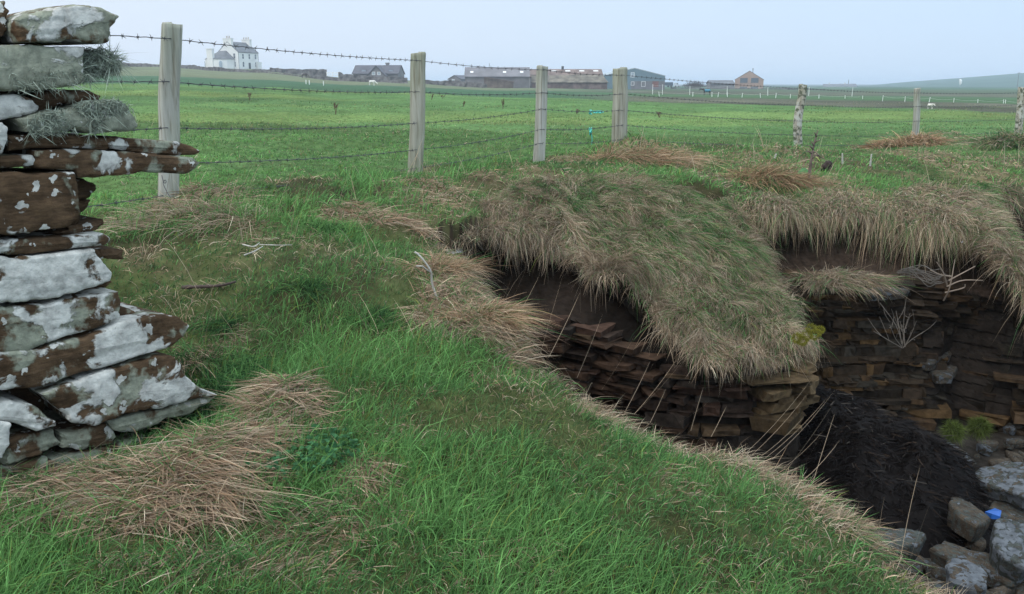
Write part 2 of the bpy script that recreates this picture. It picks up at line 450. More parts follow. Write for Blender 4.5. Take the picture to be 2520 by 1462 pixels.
# ---------------------------------------------------------------- ground sheet
def build_ground():
    th = np.radians(np.concatenate([np.linspace(-100, -42, 46)[:-1], np.linspace(-42, 42, 520), np.linspace(42, 100, 46)[1:]]))
    rr = np.concatenate([[.02, .2, .4], np.geomspace(.6, 20, 300), np.geomspace(20.4, 8000, 250)])
    Rm, Tm = np.meshgrid(rr, th, indexing='ij')
    x, y = (Rm * np.sin(Tm)).ravel(), (Rm * np.cos(Tm)).ravel()
    z = ground_h(x, y)
    r = np.hypot(x, y)
    d = np.full(len(x), 99.0); m = r < 17
    d[m], _ = pdist(x[m], y[m], POLY)
    cell = np.maximum(0.02, r * .012)
    fold = (d < 0)
    z[fold] -= 0.12
    q = grid_quads(len(rr), len(th))
    keep = (d[q] > -cell[q] * .2).any(1)
    # land colours
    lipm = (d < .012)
    n1 = fbm(x * 1.1, y * 1.1, oct=4, seed=51); n2 = fbm(x * .12, y * .12, oct=4, seed=61)
    s, _ = straw(x, y); s[r > 22] = 0
    thatch = np.array([.055, .068, .025]); soil = np.array([.035, .026, .016]); dry = np.array([.20, .155, .095])
    c = thatch[None] * (1 - s[:, None] * .7) + dry * (s[:, None] * .7)
    c = c + (soil - c) * sstep(.2, .7, n1)[:, None] * .6
    field = np.array([.080, .150, .050]) * (1 + .20 * n2[:, None] + .22 * fbm(x * .7, y * .7, oct=3, seed=62)[:, None]) + np.array([.04, .03, .005]) * sstep(.1, .8, fbm(x * .05, y * .16, oct=4, seed=71))[:, None]
    c = c + (field - c) * np.maximum(sstep(11, 20, r), .8 * pasture(x, y))[:, None]
    # strips beyond the near field; Y thresholds follow the wire fence of that field
    u = CU + F * x / np.maximum(y, .1)
    e = np.interp(u, [-1500, 450, 1000, 1500, 2000, 2520, 4000], [70, 70, 62, 58, 52, 40, 36]) + 2.5 * fbm(x * .06, y * .06, seed=81)
    def zone(c, y0, y1, col, soft=2.0, k=1.0, nz=.15):
        w = sstep(y0 - soft, y0 + soft, y) * (1 - sstep(y1 - soft, y1 + soft, y)) * k
        cc = np.array(col)[None] * (1 + nz * fbm(x * .08, y * .2, oct=4, seed=91))[:, None]
        return c + (cc - c) * w[:, None]
    c = zone(c, e, 9000, (.050, .105, .055))
    left = 1 - sstep(1250, 1650, u)
    c = zone(c, np.full(len(x), 150.0), 9000, (.13, .15, .085), 6, left)
    right = sstep(1350, 1600, u)
    c = zone(c, e, e * 1.75, (.105, .10, .075), 3, right * .9, .4)
    c = zone(c, e * 1.7, 160, (.06, .115, .05), 5, right)
    c = zone(c, np.full(len(x), 158.), 215, (.085, .09, .06), 6, right, .4)
    c = zone(c, np.full(len(x), 215.), 330, (.07, .10, .055), 6, right)
    c = zone(c, np.full(len(x), 560.), 9000, (.05, .085, .06), 30)
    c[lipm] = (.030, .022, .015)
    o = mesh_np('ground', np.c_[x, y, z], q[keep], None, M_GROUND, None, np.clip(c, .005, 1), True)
    tag(o, 'rough turf headland running back into flat green fields', kind='structure')
build_ground()

# ---------------------------------------------------------------- far hill
def build_hill():
    us = np.linspace(1980, 4200, 90); Ys = np.linspace(600, 2200, 50)
    top = np.interp(us, [1980, 2085, 2200, 2330, 2450, 2520, 2800, 3400, 4200], [222, 214, 203, 193.5, 184, 179, 166, 160, 185])
    rz = np.array([vz(a, b, 1150.) for a, b in zip(us, top)])
    V = []
    for i, Y in enumerate(Ys):
        f = math.sin(min(1, max(0, (Y - 600) / 550)) * math.pi / 2) if Y < 1150 else math.cos((Y - 1150) / 1050 * math.pi / 2)
        for u, z in zip(us, rz):
            V.append(((u - CU) / F * Y * 1.0, Y, -9 + (z + 9) * f ** .8 + .5 * math.sin(Y * .01 + u * .004)))
    V = np.array(V)
    m = plain('hill_pasture', (.042, .088, .062), .95, .2, .012, .05)
    o = mesh_np('hill', V, grid_quads(50, 90), None, m, smooth=True)
    tag(o, 'long smooth green hill rising to the right behind the fields', kind='structure')
build_hill()

# ---------------------------------------------------------------- slumped turf banks over the gully
def bank(name, ctrl, ns, nt, label, lump=.035, seed=0, skirt=.16, hump=0.0):
    """ctrl: list over s of lists over t of (u, v, Y); returns the surface sampled as (nt, ns, 3)"""
    P = np.array([[at(*p) for p in row] for row in ctrl])           # (s, t, 3)
    P = catmull(P, ns)
    P = catmull(P.transpose(1, 0, 2), nt)                            # (nt, ns, 3)
    ti = np.linspace(0, 1, nt)[:, None]; si = np.linspace(0, 1, ns)[None]
    P[..., 2] += hump * np.sin(np.pi * np.clip(ti * 1.25, 0, 1)) * np.clip(np.sin(np.pi * si), 0, 1) ** .6
    edge = np.minimum(np.minimum(si, 1 - si) * 4, (1 - ti) * 3 + 0 * si).clip(0, 1)
    du = np.gradient(P, axis=1); dv = np.gradient(P, axis=0)
    nrm = np.cross(du, dv); nrm /= np.linalg.norm(nrm, axis=2, keepdims=True)
    nrm *= np.sign(nrm[..., 2:3] + 1e-6)
    dn = lump * fbm(P[..., 0] * 3.8, P[..., 1] * 3.8, oct=3, seed=seed) * (ti > .02) * np.minimum(1, ti * 5)
    P = P + nrm * dn[..., None]
    P[..., 2] -= (1 - edge ** .6) * 0.09 * np.minimum(1, ti * 5)
    # ragged lower margin
    rag = .10 * fbm(P[-1, :, 0] * 5, P[-1, :, 1] * 2, oct=3, seed=seed + 3)
    tv = P[-1] - P[-6]; tv /= np.linalg.norm(tv, axis=1, keepdims=True)
    k = np.linspace(0, 1, nt) ** 6
    P = P + k[:, None, None] * rag[None, :, None] * tv[None]
    # underside: ring of the three free margins pulled down and in
    ring = np.concatenate([P[:, 0], P[-1, 1:], P[-2::-1, -1]])
    ctr = P[nt // 3, ns // 2]
    V = [P.reshape(-1, 3)]; Q = [grid_quads(nt, ns)]
    idx = np.concatenate([np.arange(nt) * ns, (nt - 1) * ns + np.arange(1, ns), np.arange(nt - 2, -1, -1) * ns + ns - 1])
    base = nt * ns; prev = idx; n = len(ring)
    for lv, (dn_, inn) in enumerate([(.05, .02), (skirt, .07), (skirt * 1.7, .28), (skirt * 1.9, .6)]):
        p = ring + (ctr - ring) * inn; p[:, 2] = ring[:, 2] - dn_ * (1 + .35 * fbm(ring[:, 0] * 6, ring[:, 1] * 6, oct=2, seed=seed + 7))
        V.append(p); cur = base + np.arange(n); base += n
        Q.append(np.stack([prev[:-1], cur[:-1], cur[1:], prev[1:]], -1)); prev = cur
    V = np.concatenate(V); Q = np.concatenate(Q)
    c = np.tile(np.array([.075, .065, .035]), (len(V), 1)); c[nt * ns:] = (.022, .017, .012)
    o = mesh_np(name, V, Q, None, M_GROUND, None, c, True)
    tag(o, label, kind='structure')
    return P
NOSE = bank('turf_bank', [[(1128, 560, 5.45), (1130, 572, 5.35), (1140, 582, 5.25)],
                [(1225, 505, 6.15), (1233, 528, 5.85), (1243, 545, 5.6)],
                [(1315, 452, 6.8), (1328, 505, 6.15), (1340, 548, 5.65)],
                [(1430, 440, 7.1), (1455, 540, 6.2), (1498, 632, 5.4)],
                [(1540, 432, 7.35), (1600, 600, 6.0), (1640, 745, 5.1)],
                [(1660, 442, 7.45), (1725, 645, 5.9), (1745, 845, 4.72)],
                [(1750, 465, 7.4), (1850, 660, 6.0), (1880, 836, 4.9)],
                [(1790, 485, 7.2), (1900, 650, 6.15), (1995, 800, 5.1)]], 120, 100, 'slumped turf bank overhanging the rock gully', .065, 101, .16, .10)
NOSE2 = bank('turf_spur', [[(2330, 478, 7.6), (2395, 530, 6.8), (2440, 578, 6.4), (2490, 635, 5.9)],
                [(2400, 455, 8.6), (2450, 550, 7.0), (2495, 630, 6.2), (2570, 720, 5.6)],
                [(2440, 458, 9.0), (2478, 560, 7.2), (2528, 650, 6.3), (2610, 760, 5.6)]], 60, 70, 'narrow turf spur at the right end of the gully', .03, 131, .12)

# ---------------------------------------------------------------- rock and soil faces of the gully
#        x     y     z top  ledge z  offset at ledge, at foot
WALL = [(-.62, 4.95, -.92, -1.40, .10, .12), (-.40, 5.25, -1.0, -1.40, .15, .2), (-.15, 5.5, -1.06, -1.38, .25, .32), (.12, 5.58, -1.1, -1.36, .32, .42), (.38, 5.5, -1.16, -1.36, .32, .42), (.62, 5.36, -1.28, -1.42, .25, .38),
        (.85, 5.18, -1.45, -1.52, .12, .28), (1.12, 5.02, -1.56, -1.62, .04, .2), (1.40, 5.03, -1.6, -1.66, .05, .2), (1.64, 5.12, -1.6, -1.66, .06, .2), (1.70, 5.5, -1.56, -1.62, .06, .2),
        (1.68, 6.05, -1.42, -1.54, .14, .32), (1.7, 6.7, -1.2, -1.48, .25, .55), (2.0, 7.02, -1.1, -1.45, .4, .95), (2.35, 7.06, -1.08, -1.44, .5, 1.05), (2.7, 7.03, -1.08, -1.44, .5, 1.0), (3.05, 7.02, -1.1, -1.46, .5, 1.0),
        (3.35, 6.92, -1.16, -1.5, .45, .9), (3.6, 6.85, -1.26, -1.52, .32, .6), (3.8, 6.55, -1.42, -1.57, .2, .4), (4.1, 6.4, -1.45, -1.6, .15, .3), (4.4, 6.9, -1.42, -1.55, .2, .4), (4.6, 7.8, -1.35, -1.5, .2, .4),
        (4.78, 9.05, -1.25, -1.5, .1, .3), (5.4, 9.2, -1.25, -1.5, .2, .4), (7, 9.25, -1.25, -1.5, .2, .4), (9.2, 9.05, -1.25, -1.5, .2, .4)]
WP = catmull(np.array(WALL), 620)
_t = np.gradient(WP[:, :2], axis=0); _t /= np.linalg.norm(_t, axis=1, keepdims=True)
_k = np.ones(41) / 41
WT = np.stack([np.convolve(np.pad(_t[:, i], 20, 'edge'), _k, 'valid') for i in (0, 1)], 1); WT /= np.linalg.norm(WT, axis=1, keepdims=True)
WN = np.stack([WT[:, 1], -WT[:, 0]], 1)                              # towards the open gully
FOOT = -2.75
def wall_point(i, z):
    """i float index along the wall, z -> plan position and offset"""
    i = np.clip(np.asarray(i, float), 0, len(WP) - 1.001); a = i.astype(int); f = (i - a)[..., None]
    w = WP[a] * (1 - f) + WP[a + 1] * f; n = WN[a] * (1 - f) + WN[a + 1] * f; t = WT[a] * (1 - f) + WT[a + 1] * f
    z = np.asarray(z, float)
    top, led, o1, o2 = w[..., 2], w[..., 3], w[..., 4], w[..., 5]
    s = np.clip((top - z) / np.maximum(top - led, .02), 0, 1); g = np.clip((led - z) / (led - FOOT), 0, 1)
    off = -.1 * (1 - s) * (s > 0) + o1 * (s ** 3 * .55 + .45 * s) + (o2 - o1) * g
    return w, n, t, off
SLEN = np.r_[0, np.cumsum(np.hypot(*np.diff(WP[:, :2], axis=0).T))]
def build_cliff():
    nz = 110
    fr = np.linspace(0, 1, nz)
    I = np.arange(len(WP), dtype=float)
    ztop = WP[:, 2] + .01
    Z = ztop[:, None] + (FOOT - ztop)[:, None] * fr[None]
    W_, Nn, T_, off = wall_point(np.repeat(I[:, None], nz, 1), Z)
    S = np.repeat(SLEN[:, None], nz, 1)
    rock = sstep(-.05, .05, W_[..., 3] - Z)
    strata = .05 * h3(np.floor(Z / .055 + .6 * vnoise(S * .7, Z * 0, seed=5)).astype(int), np.floor(S * 2.5).astype(int), np.zeros(S.shape, int), 7)
    off = off + rock * (strata - .05) + (1 - rock) * .05 * fbm(S * 3, Z * 5, oct=4, seed=17)
    off = off + .07 * fbm(S * 1.2, Z * 1.5, oct=2, seed=27) + (1 - rock) * (.022 * fbm(S * 13, Z * 15, oct=3, seed=29) + .012 * np.abs(vnoise(S * 22, Z * 22, seed=30)))
    X = W_[..., 0] + Nn[..., 0] * off; Y = W_[..., 1] + Nn[..., 1] * off
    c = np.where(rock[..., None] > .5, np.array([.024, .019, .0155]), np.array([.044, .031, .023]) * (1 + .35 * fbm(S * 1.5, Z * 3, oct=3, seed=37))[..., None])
    c = np.where(((rock < .5) & (W_[..., 0] < 1.0) & (W_[..., 1] < 5.8))[..., None], c * .42, c)   # shade of the hollow under the bank, painted into the soil colour
    c = c * (0.35 + .65 * sstep(.0, .3, W_[..., 2] - Z + .12 * fbm(S * 3, Z, oct=2, seed=47)))[..., None]  # peaty dark topsoil above brown subsoil
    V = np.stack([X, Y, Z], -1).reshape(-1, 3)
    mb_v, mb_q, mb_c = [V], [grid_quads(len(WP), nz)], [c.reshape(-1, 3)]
    base = len(V)
    # beds of broken flagstone standing out of the face
    rnd = np.random.default_rng(5)
    z = -1.36
    pal = np.array([[.046, .037, .029], [.068, .048, .032], [.043, .041, .037], [.031, .027, .023], [.105, .072, .040], [.056, .044, .035]]) * np.array([1.08, .98, .86]) * .72
    red = np.array([[.060, .038, .030], [.046, .034, .029], [.070, .046, .034], [.036, .030, .027], [.085, .062, .042], [.050, .044, .040]]) * np.array([1.02, .95, .86]) * .68
    while z > -2.7:
        h = float(rnd.choice([.013, .02, .028, .038, .052, .072], p=[.14, .2, .22, .19, .15, .10]))
        s = -.1 * rnd.random()
        bed = rnd.normal(0, .012)
        while s < 10.5:
            i = np.interp(s, SLEN, I); w = WP[int(i)]
            nose = w[0] < 1.85 and w[1] < 5.7
            L = float(np.clip(rnd.lognormal(-2.15, .6), .03, .45)) * (1.0 if h < .04 else 1.3) * (1.5 if nose else 1)
            i = np.interp(s + L / 2, SLEN, I)
            w, n, t, off = wall_point(np.array([i]), np.array([z - h / 2]))
            w, n, t, off = w[0], n[0], t[0], off[0]
            s += L * rnd.uniform(.97, 1.03)
            big = fbm(np.array([s * 1.7]), np.array([z * 1.3]), oct=3, seed=77)[0]
            if z > w[3] + .03 or rnd.random() < .03 or big < -.72: continue
            gold = (1.46 < w[0] < 1.80) and (-2.0 < z < -1.60) and w[1] < 5.5
            pr = bed + rnd.normal(0, .010) + .035 * vnoise(np.array([s * 3.]), np.array([z * 7.]), seed=88)[0] + .11 * big + (.08 if gold else 0)
            if rnd.random() < .025: pr += .05
            cx, cy = w[:2] + n * (off + pr)
            dip = rnd.normal(0, .012)
            dep = .2
            p = []
            ya = rnd.normal(0, .06)
            for zz in (0, 1):
                for a, b in ((-.5, -1), (.5, -1), (.5, 0), (.18, 0), (-.2, 0), (-.5, 0)):
                    jj = rnd.normal(0, 1, 3) * np.array([.007, .009, h * .10])
                    l = a * L * .995 + jj[0]; m = b * dep + jj[1] + l * ya * (b == 0)
                    p.append((cx + t[0] * l + n[0] * m, cy + t[1] * l + n[1] * m, z - h * .985 + zz * h * .97 + jj[2] + l * dip))
            mb_v.append(np.array(p))
            q6 = [(k, k + 6, (k + 1) % 6 + 6, (k + 1) % 6) for k in range(6)] + [(0, 1, 2, 5), (2, 3, 4, 5), (6, 11, 8, 7), (8, 11, 10, 9)]
            mb_q.append(np.array(q6) + base)
            tone = 1 + .35 * vnoise(np.array([s * 1.2]), np.array([z * 5]), seed=99)[0]
            cc = (red if nose else pal)[rnd.choice(6, p=[.26, .18, .2, .16, .1, .1])] * rnd.uniform(.8, 1.25) * tone
            if gold: cc = np.array([.098, .068, .038]) * rnd.uniform(.55, 1.3)
            mb_c.append(np.tile(cc, (12, 1))); base += 12
        z -= h
    V = np.concatenate(mb_v); Q = np.concatenate(mb_q); c = np.concatenate(mb_c)
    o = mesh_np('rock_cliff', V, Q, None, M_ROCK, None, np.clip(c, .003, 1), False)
    tag(o, 'dark bedded flagstone face and brown soil of the eroded gully', kind='structure')
    # near side of the gully under the grass lip
    path = catmull(np.array(list(LIP) + SEA[:3]), 300)
    tn = np.gradient(path, axis=0); tn /= np.linalg.norm(tn, axis=1, keepdims=True); nn = np.stack([-tn[:, 1], tn[:, 0]], 1)
    zt = ground_h(path[:, 0] - nn[:, 0] * .03, path[:, 1] - nn[:, 1] * .03) - .06
    fr = np.linspace(0, 1, 60)
    Z = zt[:, None] + (FOOT - zt)[:, None] * fr
    S = np.arange(300)[:, None] * .03 + 0 * Z
    off = -.05 - .05 * fr + .06 * fbm(S * 3, Z * 4, oct=3, seed=57) + .05 * h3(np.floor(Z / .06).astype(int), np.floor(S * 2).astype(int), np.zeros(Z.shape, int), 3)
    V = np.stack([path[:, :1] + nn[:, :1] * off, path[:, 1:] + nn[:, 1:] * off, Z], -1).reshape(-1, 3)
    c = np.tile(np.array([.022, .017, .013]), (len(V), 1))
    tag(mesh_np('soil_face', V, grid_quads(300, 60), None, M_ROCK, None, c, False), 'soil and rock face under the near grass lip', kind='structure')
    # floor
    gx, gy = np.meshgrid(np.linspace(-1.0, 15, 200), np.linspace(-2, 9.6, 160), indexing='ij')
    zf = -2.52 + .05 * fbm(gx * 2, gy * 2, oct=3, seed=67) + .25 * sstep(1.8, .2, gx) - .06 * np.maximum(gx - 3, 0) + .03 * vnoise(gx * 8, gy * 8, seed=68)
    c = np.tile(np.array([.028, .024, .020]), (gx.size, 1)) * (1 + .4 * fbm(gx * 5, gy * 5, oct=3, seed=69).reshape(-1, 1))
    tag(mesh_np('beach', np.stack([gx, gy, zf], -1).reshape(-1, 3), grid_quads(200, 160), None, M_ROCK, None, np.clip(c, .01, 1), True), 'stony floor of the gully', kind='structure')
build_cliff()
# ---------------------------------------------------------------- grass
class Blades:
    def __init__(s): s.V, s.C, s.n, s.ns = [], [], 0, []
    def add(s, base, d, bend, L, W, col, nseg=2, tipc=None, face=None, droop=0.0):
        """base (N,3), d unit growth direction, bend added with the square of the length, L, W (N,), col (N,3)"""
        n = len(base)
        if n == 0: return
        L = np.broadcast_to(L, (n,)); W = np.broadcast_to(W, (n,))
        side = np.cross(d, RNG.normal(size=(n, 3)) if face is None else face)
        side /= np.linalg.norm(side, axis=1, keepdims=True) + 1e-9
        rows, cols = [], []
        tipc = col * 1.25 if tipc is None else tipc
        for i in range(nseg + 1):
            t = i / nseg
            p = base + L[:, None] * (d * (t - .18 * t * t) + bend * t * t)
            p[:, 2] -= droop * L * t ** 3 if np.ndim(droop) == 0 else (droop * L * t ** 3)
            cc = col * (.78 + .22 * t) + (tipc - col) * t * t
            if i < nseg:
                w = (W * (1 - .55 * t ** 1.5) * .5)[:, None]
                rows += [p - side * w, p + side * w]; cols += [cc, cc]
            else:
                rows.append(p); cols.append(cc)
        s.V.append(np.stack(rows, 1)); s.C.append(np.stack(cols, 1)); s.ns.append(nseg)
    def build(s, name, label, mat=None, parent=None, kind='stuff', origin=None):
        Vs, Cs, Qs, Ts, base = [], [], [], [], 0
        for V, C, ns in zip(s.V, s.C, s.ns):
            n, k = V.shape[:2]
            Vs.append(V.reshape(-1, 3)); Cs.append(C.reshape(-1, 3))
            o = base + np.arange(n)[:, None] * k
            for i in range(ns - 1):
                Qs.append(np.concatenate([o + 2 * i, o + 2 * i + 1, o + 2 * i + 3, o + 2 * i + 2], 1))
            Ts.append(np.concatenate([o + 2 * ns - 2, o + 2 * ns - 1, o + 2 * ns], 1))
            base += n * k
        C = np.clip(np.concatenate(Cs), .004, .9)
        o = mesh_np(name, np.concatenate(Vs), np.concatenate(Qs) if Qs else None, np.concatenate(Ts), mat or M_GRASS, parent, C, True, None, origin)
        if kind: o['kind'] = kind
        if label: o['label'] = label
        return o
def unit(v): return v / (np.linalg.norm(v, axis=-1, keepdims=True) + 1e-9)
G2, G3 = np.array([.132, .275, .084]), np.array([.038, .100, .038])
YG = np.array([.17, .21, .055])
ST = np.array([[.40, .315, .215], [.47, .37, .27], [.34, .25, .175], [.42, .36, .27], [.29, .20, .13]])
def green(n, var):
    """var 0..1 from dark to fresh"""
    c = G3[None] + (G2 - G3)[None] * np.clip(var + RNG.normal(0, .22, n), 0, 1)[:, None]
    y = RNG.random(n) < .055
    c[y] = YG * RNG.uniform(.7, 1.2, (y.sum(), 1))
    return c * RNG.lognormal(0, .3, (n, 1))
def dry(n): return ST[RNG.integers(0, len(ST), n)] * RNG.lognormal(-.1, .28, (n, 1))

def scatter_turf():
    g, dgr, fld = Blades(), Blades(), Blades()
    n = 560000
    r = np.exp(RNG.uniform(math.log(1.25), math.log(62), n)); th = RNG.uniform(R(-40), R(40), n)
    x, y = r * np.sin(th), r * np.cos(th)
    d = np.full(n, 9.); m = r < 17; d[m], _ = pdist(x[m], y[m], POLY)
    ok = (d > .0) & ((y > .4))
    # no grass inside the wall's footprint is needed: its stones cover it
    x, y, r, d = x[ok], y[ok], r[ok], d[ok]
    c1 = fbm(x * 2.2, y * 2.2, oct=3, seed=201); c2 = fbm(x * .6, y * .6, oct=3, seed=211)
    worn = sstep(-.5, -.72, c1) * (r < 9)                        # trodden, nearly bare spots: moss and cropped stubs
    z = ground_h(x, y)
    s, an = straw(x, y)
    s = s * np.where(y > 6.2, .62, 1)
    s = np.maximum(s, .085 + .17 * sstep(.1, .7, fbm(x * 3, y * 3, oct=3, seed=221)))
    isd = (RNG.random(len(x)) < s) & (r < 26)
    # the cropped pasture lies behind the fence
    field = pasture(x, y)
    s = s * (1 - .75 * field)
    isd = (RNG.random(len(x)) < s) & (r < 26)
    base = np.c_[x, y, z - .004]
    px = np.maximum(1, r / 3.4)                                  # blades drawn coarser with distance
    # green
    k = ~isd; n = k.sum()
    rough = sstep(-.3, .6, c2[k]) ; near = 1 - sstep(6, 12, r[k])
    L = (.036 + .036 * rough * near + .022 * RNG.random(n)) * RNG.lognormal(0, .33, n) * (.6 + .75 * sstep(-.4, .6, c1[k]))
    L = np.where(r[k] > 9, np.clip(L, .03, .075) , L)
    L = L * (1 - field[k]) + np.clip(L * .55, .025, .05) * field[k]
    wd, _ = pdist(x[k], y[k], np.array([(-2.4, 1.3), (-1.45, 2.0), (-1.05, 2.75), (-1.5, 3.0), (-2.6, 2.5)]))
    L = L * (.55 + .45 * sstep(.02, .22, wd)) * (1 - .35 * worn[k])
    az = RNG.uniform(0, 2 * np.pi, n); lean = np.abs(RNG.normal(.45, .28, n))
    wind = np.array([.35, .12, 0])
    dd = unit(np.c_[np.cos(az) * lean, np.sin(az) * lean, np.ones(n)] + wind * .5)
    bend = np.c_[np.cos(az) * lean, np.sin(az) * lean, -lean * .8] * RNG.uniform(.2, .9, (n, 1)) + wind * .25
    far = r[k] > 13
    var = .54 + .40 * c1[k] + .25 * c2[k] + .18 * field[k]
    col = green(n, var)
    wn_ = (worn[k] * RNG.random(n))[:, None]; col = col + (np.array([.125, .120, .052]) * RNG.uniform(.5, 1.5, (n, 1)) - col) * wn_
    W = RNG.uniform(.0017, .0036, n) * np.clip(px[np.where(k)[0]], 1, 4.5)
    nf = ~far
    g.add(base[k][nf], dd[nf], bend[nf], L[nf], W[nf], col[nf], 2)
    fcol = green(far.sum(), .75 + .25 * fbm(x[k][far] * .3, y[k][far] * .5, oct=3, seed=231)) * .95
    yl = sstep(-.1, .7, fbm(x[k][far] * .11, y[k][far] * .25, oct=4, seed=241))[:, None]
    fcol = np.array([.105, .178, .070]) + (fcol - np.array([.105, .178, .070])) * .6
    fcol = fcol * (1 + .35 * fbm(x[k][far] * .8, y[k][far] * .8, oct=3, seed=233))[:, None]
    fcol = fcol + (np.array([.14, .17, .065]) - fcol) * yl * .5
    fld.add(base[k][far], dd[far], bend[far], L[far] * 1.15, W[far] * 1.1, fcol, 1)
    # hummocks of rank grass and wisps of dead stems that stock leave standing in the pasture
    m = 5200; rr_ = np.exp(RNG.uniform(math.log(9), math.log(75), m)); tt = RNG.uniform(R(-38), R(38), m)
    tx, ty = rr_ * np.sin(tt), rr_ * np.cos(tt); kk = (pasture(tx, ty) > .9) & (fbm(tx * .25, ty * .25, oct=3, seed=235) + RNG.normal(0, .25, m) > -.05)
    tx, ty, rr_ = tx[kk], ty[kk], rr_[kk]; m = len(tx); q = 9
    kind = RNG.random(m) < .55
    bx = np.repeat(tx, q) + RNG.normal(0, 1, m * q) * np.repeat(.05 + .004 * rr_, q) * 1.6; by = np.repeat(ty, q) + RNG.normal(0, .05, m * q) * 1.5
    n = m * q; rk = np.repeat(rr_, q); isw = np.repeat(kind, q)
    cc = np.where(isw[:, None], dry(n) * .75 + np.array([-.04, .02, -.04]), green(n, .12 + 0 * bx) * np.array([1.0, .85, 1.0]))
    fld.add(np.c_[bx, by, ground_h(bx, by) - .01], unit(np.c_[RNG.normal(.15, .4, n), RNG.normal(0, .4, n), np.ones(n)]), RNG.normal(0, .15, (n, 3)) - [0, 0, .1],
            np.where(isw, RNG.uniform(.06, .15, n), RNG.uniform(.05, .10, n)), np.where(isw, .0020, .0032) * np.clip(rk / 6, 1, 7), np.clip(cc, .01, 1), 2)
    # dry
    k = isd; n = k.sum()
    a = np.where(np.isnan(an[k]), RNG.uniform(0, 2 * np.pi, n), an[k] + RNG.normal(0, .42, n))
    a = a + 1.1 * fbm(x[k] * 7, y[k] * 7, oct=2, seed=281)
    a = np.where(RNG.random(n) < .22, a + np.pi + RNG.normal(0, .6, n), a)
    flat = np.where(np.isnan(an[k]), RNG.uniform(.1, 1.1, n), RNG.uniform(.8, 4.5, n))
    dd = unit(np.c_[np.cos(a) * flat, np.sin(a) * flat, np.ones(n)])
    bend = np.c_[np.cos(a) * .4, np.sin(a) * .4, -.18 * np.ones(n) - .3 * RNG.random(n)] + RNG.normal(0, .16, (n, 3))
    st = s[k]
    L = (.035 + .085 * st * RNG.random(n)) * RNG.lognormal(0, .3, n)
    W = RNG.uniform(.0018, .0034, n) * np.clip(px[k], 1, 7)
    sel = RNG.random(n) < .9
    bz = base[k] + np.c_[0 * L, 0 * L, .035 * st * RNG.random(n)]
    dgr.add(bz[sel], dd[sel], bend[sel], L[sel], W[sel], dry(sel.sum()) * np.array([.97, .94, .92]), 3)
    # extra straw in the thick patches so that they read as mats
    m2 = (st > .6) & (r[k] < 16)
    for rep in range(3):
        i = np.where(m2)[0]; q = len(i)
        a2 = a[i] + RNG.normal(0, .35, q)
        dd2 = unit(np.c_[np.cos(a2) * flat[i], np.sin(a2) * flat[i], .2 + RNG.random(q)])
        b2 = bz[i] + RNG.normal(0, 1, (q, 3)) * np.array([.02, .02, .006]) * px[k][i][:, None]
        dgr.add(b2, dd2, np.c_[np.cos(a2) * .5, np.sin(a2) * .5, -.2 - .25 * RNG.random(q)] + RNG.normal(0, .15, (q, 3)), L[i] * RNG.uniform(.6, 1.3, q), W[i], dry(q) * np.array([1.04, .98, .97]), 3)
    # green blades pushing through the mats
    i = np.where((s > .5) & (r < 12) & (RNG.random(len(x)) < .30))[0]; q = len(i)
    az = RNG.uniform(0, 2 * np.pi, q)
    g.add(base[i], unit(np.c_[np.cos(az) * .5, np.sin(az) * .5, np.ones(q)]), np.c_[np.cos(az) * .3, np.sin(az) * .3, -.2 + 0 * az], RNG.uniform(.08, .16, q), RNG.uniform(.002, .004, q) * px[i], green(q, .5), 2)

    def sheet(P, n, comb, Lr, gfun, wk=1.0, up=.55, seed=0):
        """blades on a surface grid P (nt, ns, 3), lying down the slope"""
        nt, ns = P.shape[:2]
        du = np.linalg.norm(np.gradient(P, axis=1), axis=2); dv = np.linalg.norm(np.gradient(P, axis=0), axis=2)
        w = (du * dv).ravel(); w /= w.sum()
        i = RNG.choice(nt * ns, n, p=w)
        a, b = np.divmod(i, ns)
        fa = np.clip(a + RNG.uniform(-.5, .5, n), 0, nt - 1.01); fb = np.clip(b + RNG.uniform(-.5, .5, n), 0, ns - 1.01)
        ia, ib = fa.astype(int), fb.astype(int); ra, rb = (fa - ia)[:, None], (fb - ib)[:, None]
        p = (P[ia, ib] * (1 - ra) + P[ia + 1, ib] * ra) * (1 - rb) + (P[ia, ib + 1] * (1 - ra) + P[ia + 1, ib + 1] * ra) * rb
        tv = unit(P[ia + 1, ib] - P[ia, ib]); sv = unit(P[ia, ib + 1] - P[ia, ib])
        nr = unit(np.cross(sv, tv)); nr *= np.sign(nr[:, 2:3] + 1e-9)
        t, s_ = fa / (nt - 1), fb / (ns - 1)
        sw = 1.3 * fbm(p[:, 0] * 4, p[:, 1] * 4, oct=3, seed=seed + 1)
        lie = unit(tv + sv * (sw[:, None] + RNG.normal(0, .6, (n, 1))))
        tuft = fbm(p[:, 0] * 6, p[:, 1] * 6, oct=2, seed=seed + 2)
        upk = np.clip(up + .45 * tuft + RNG.normal(0, .35, n), .02, 2)
        dd = unit(lie + nr * upk[:, None])
        bend = lie * .35 + np.c_[0 * t, 0 * t, -.15 - .45 * RNG.random(n)] + RNG.normal(0, .18, (n, 3))
        L = RNG.uniform(*Lr, n) * (1 + .5 * tuft)
        gf = gfun(t, s_, p)
        isg = RNG.random(n) < gf
        col = np.where(isg[:, None], green(n, .3 + .35 * RNG.random(n)), dry(n) * (.80 + .35 * fbm(p[:, 0] * 5, p[:, 1] * 5, oct=3, seed=seed + 5))[:, None])
        W = RNG.uniform(.0020, .0036, n) * wk
        gg = isg
        g.add(p[gg], dd[gg], bend[gg], L[gg] * .85, W[gg] * 1.25, col[gg], 3)
        dgr.add(p[~gg], dd[~gg], bend[~gg], L[~gg], W[~gg], col[~gg], 3)
        return
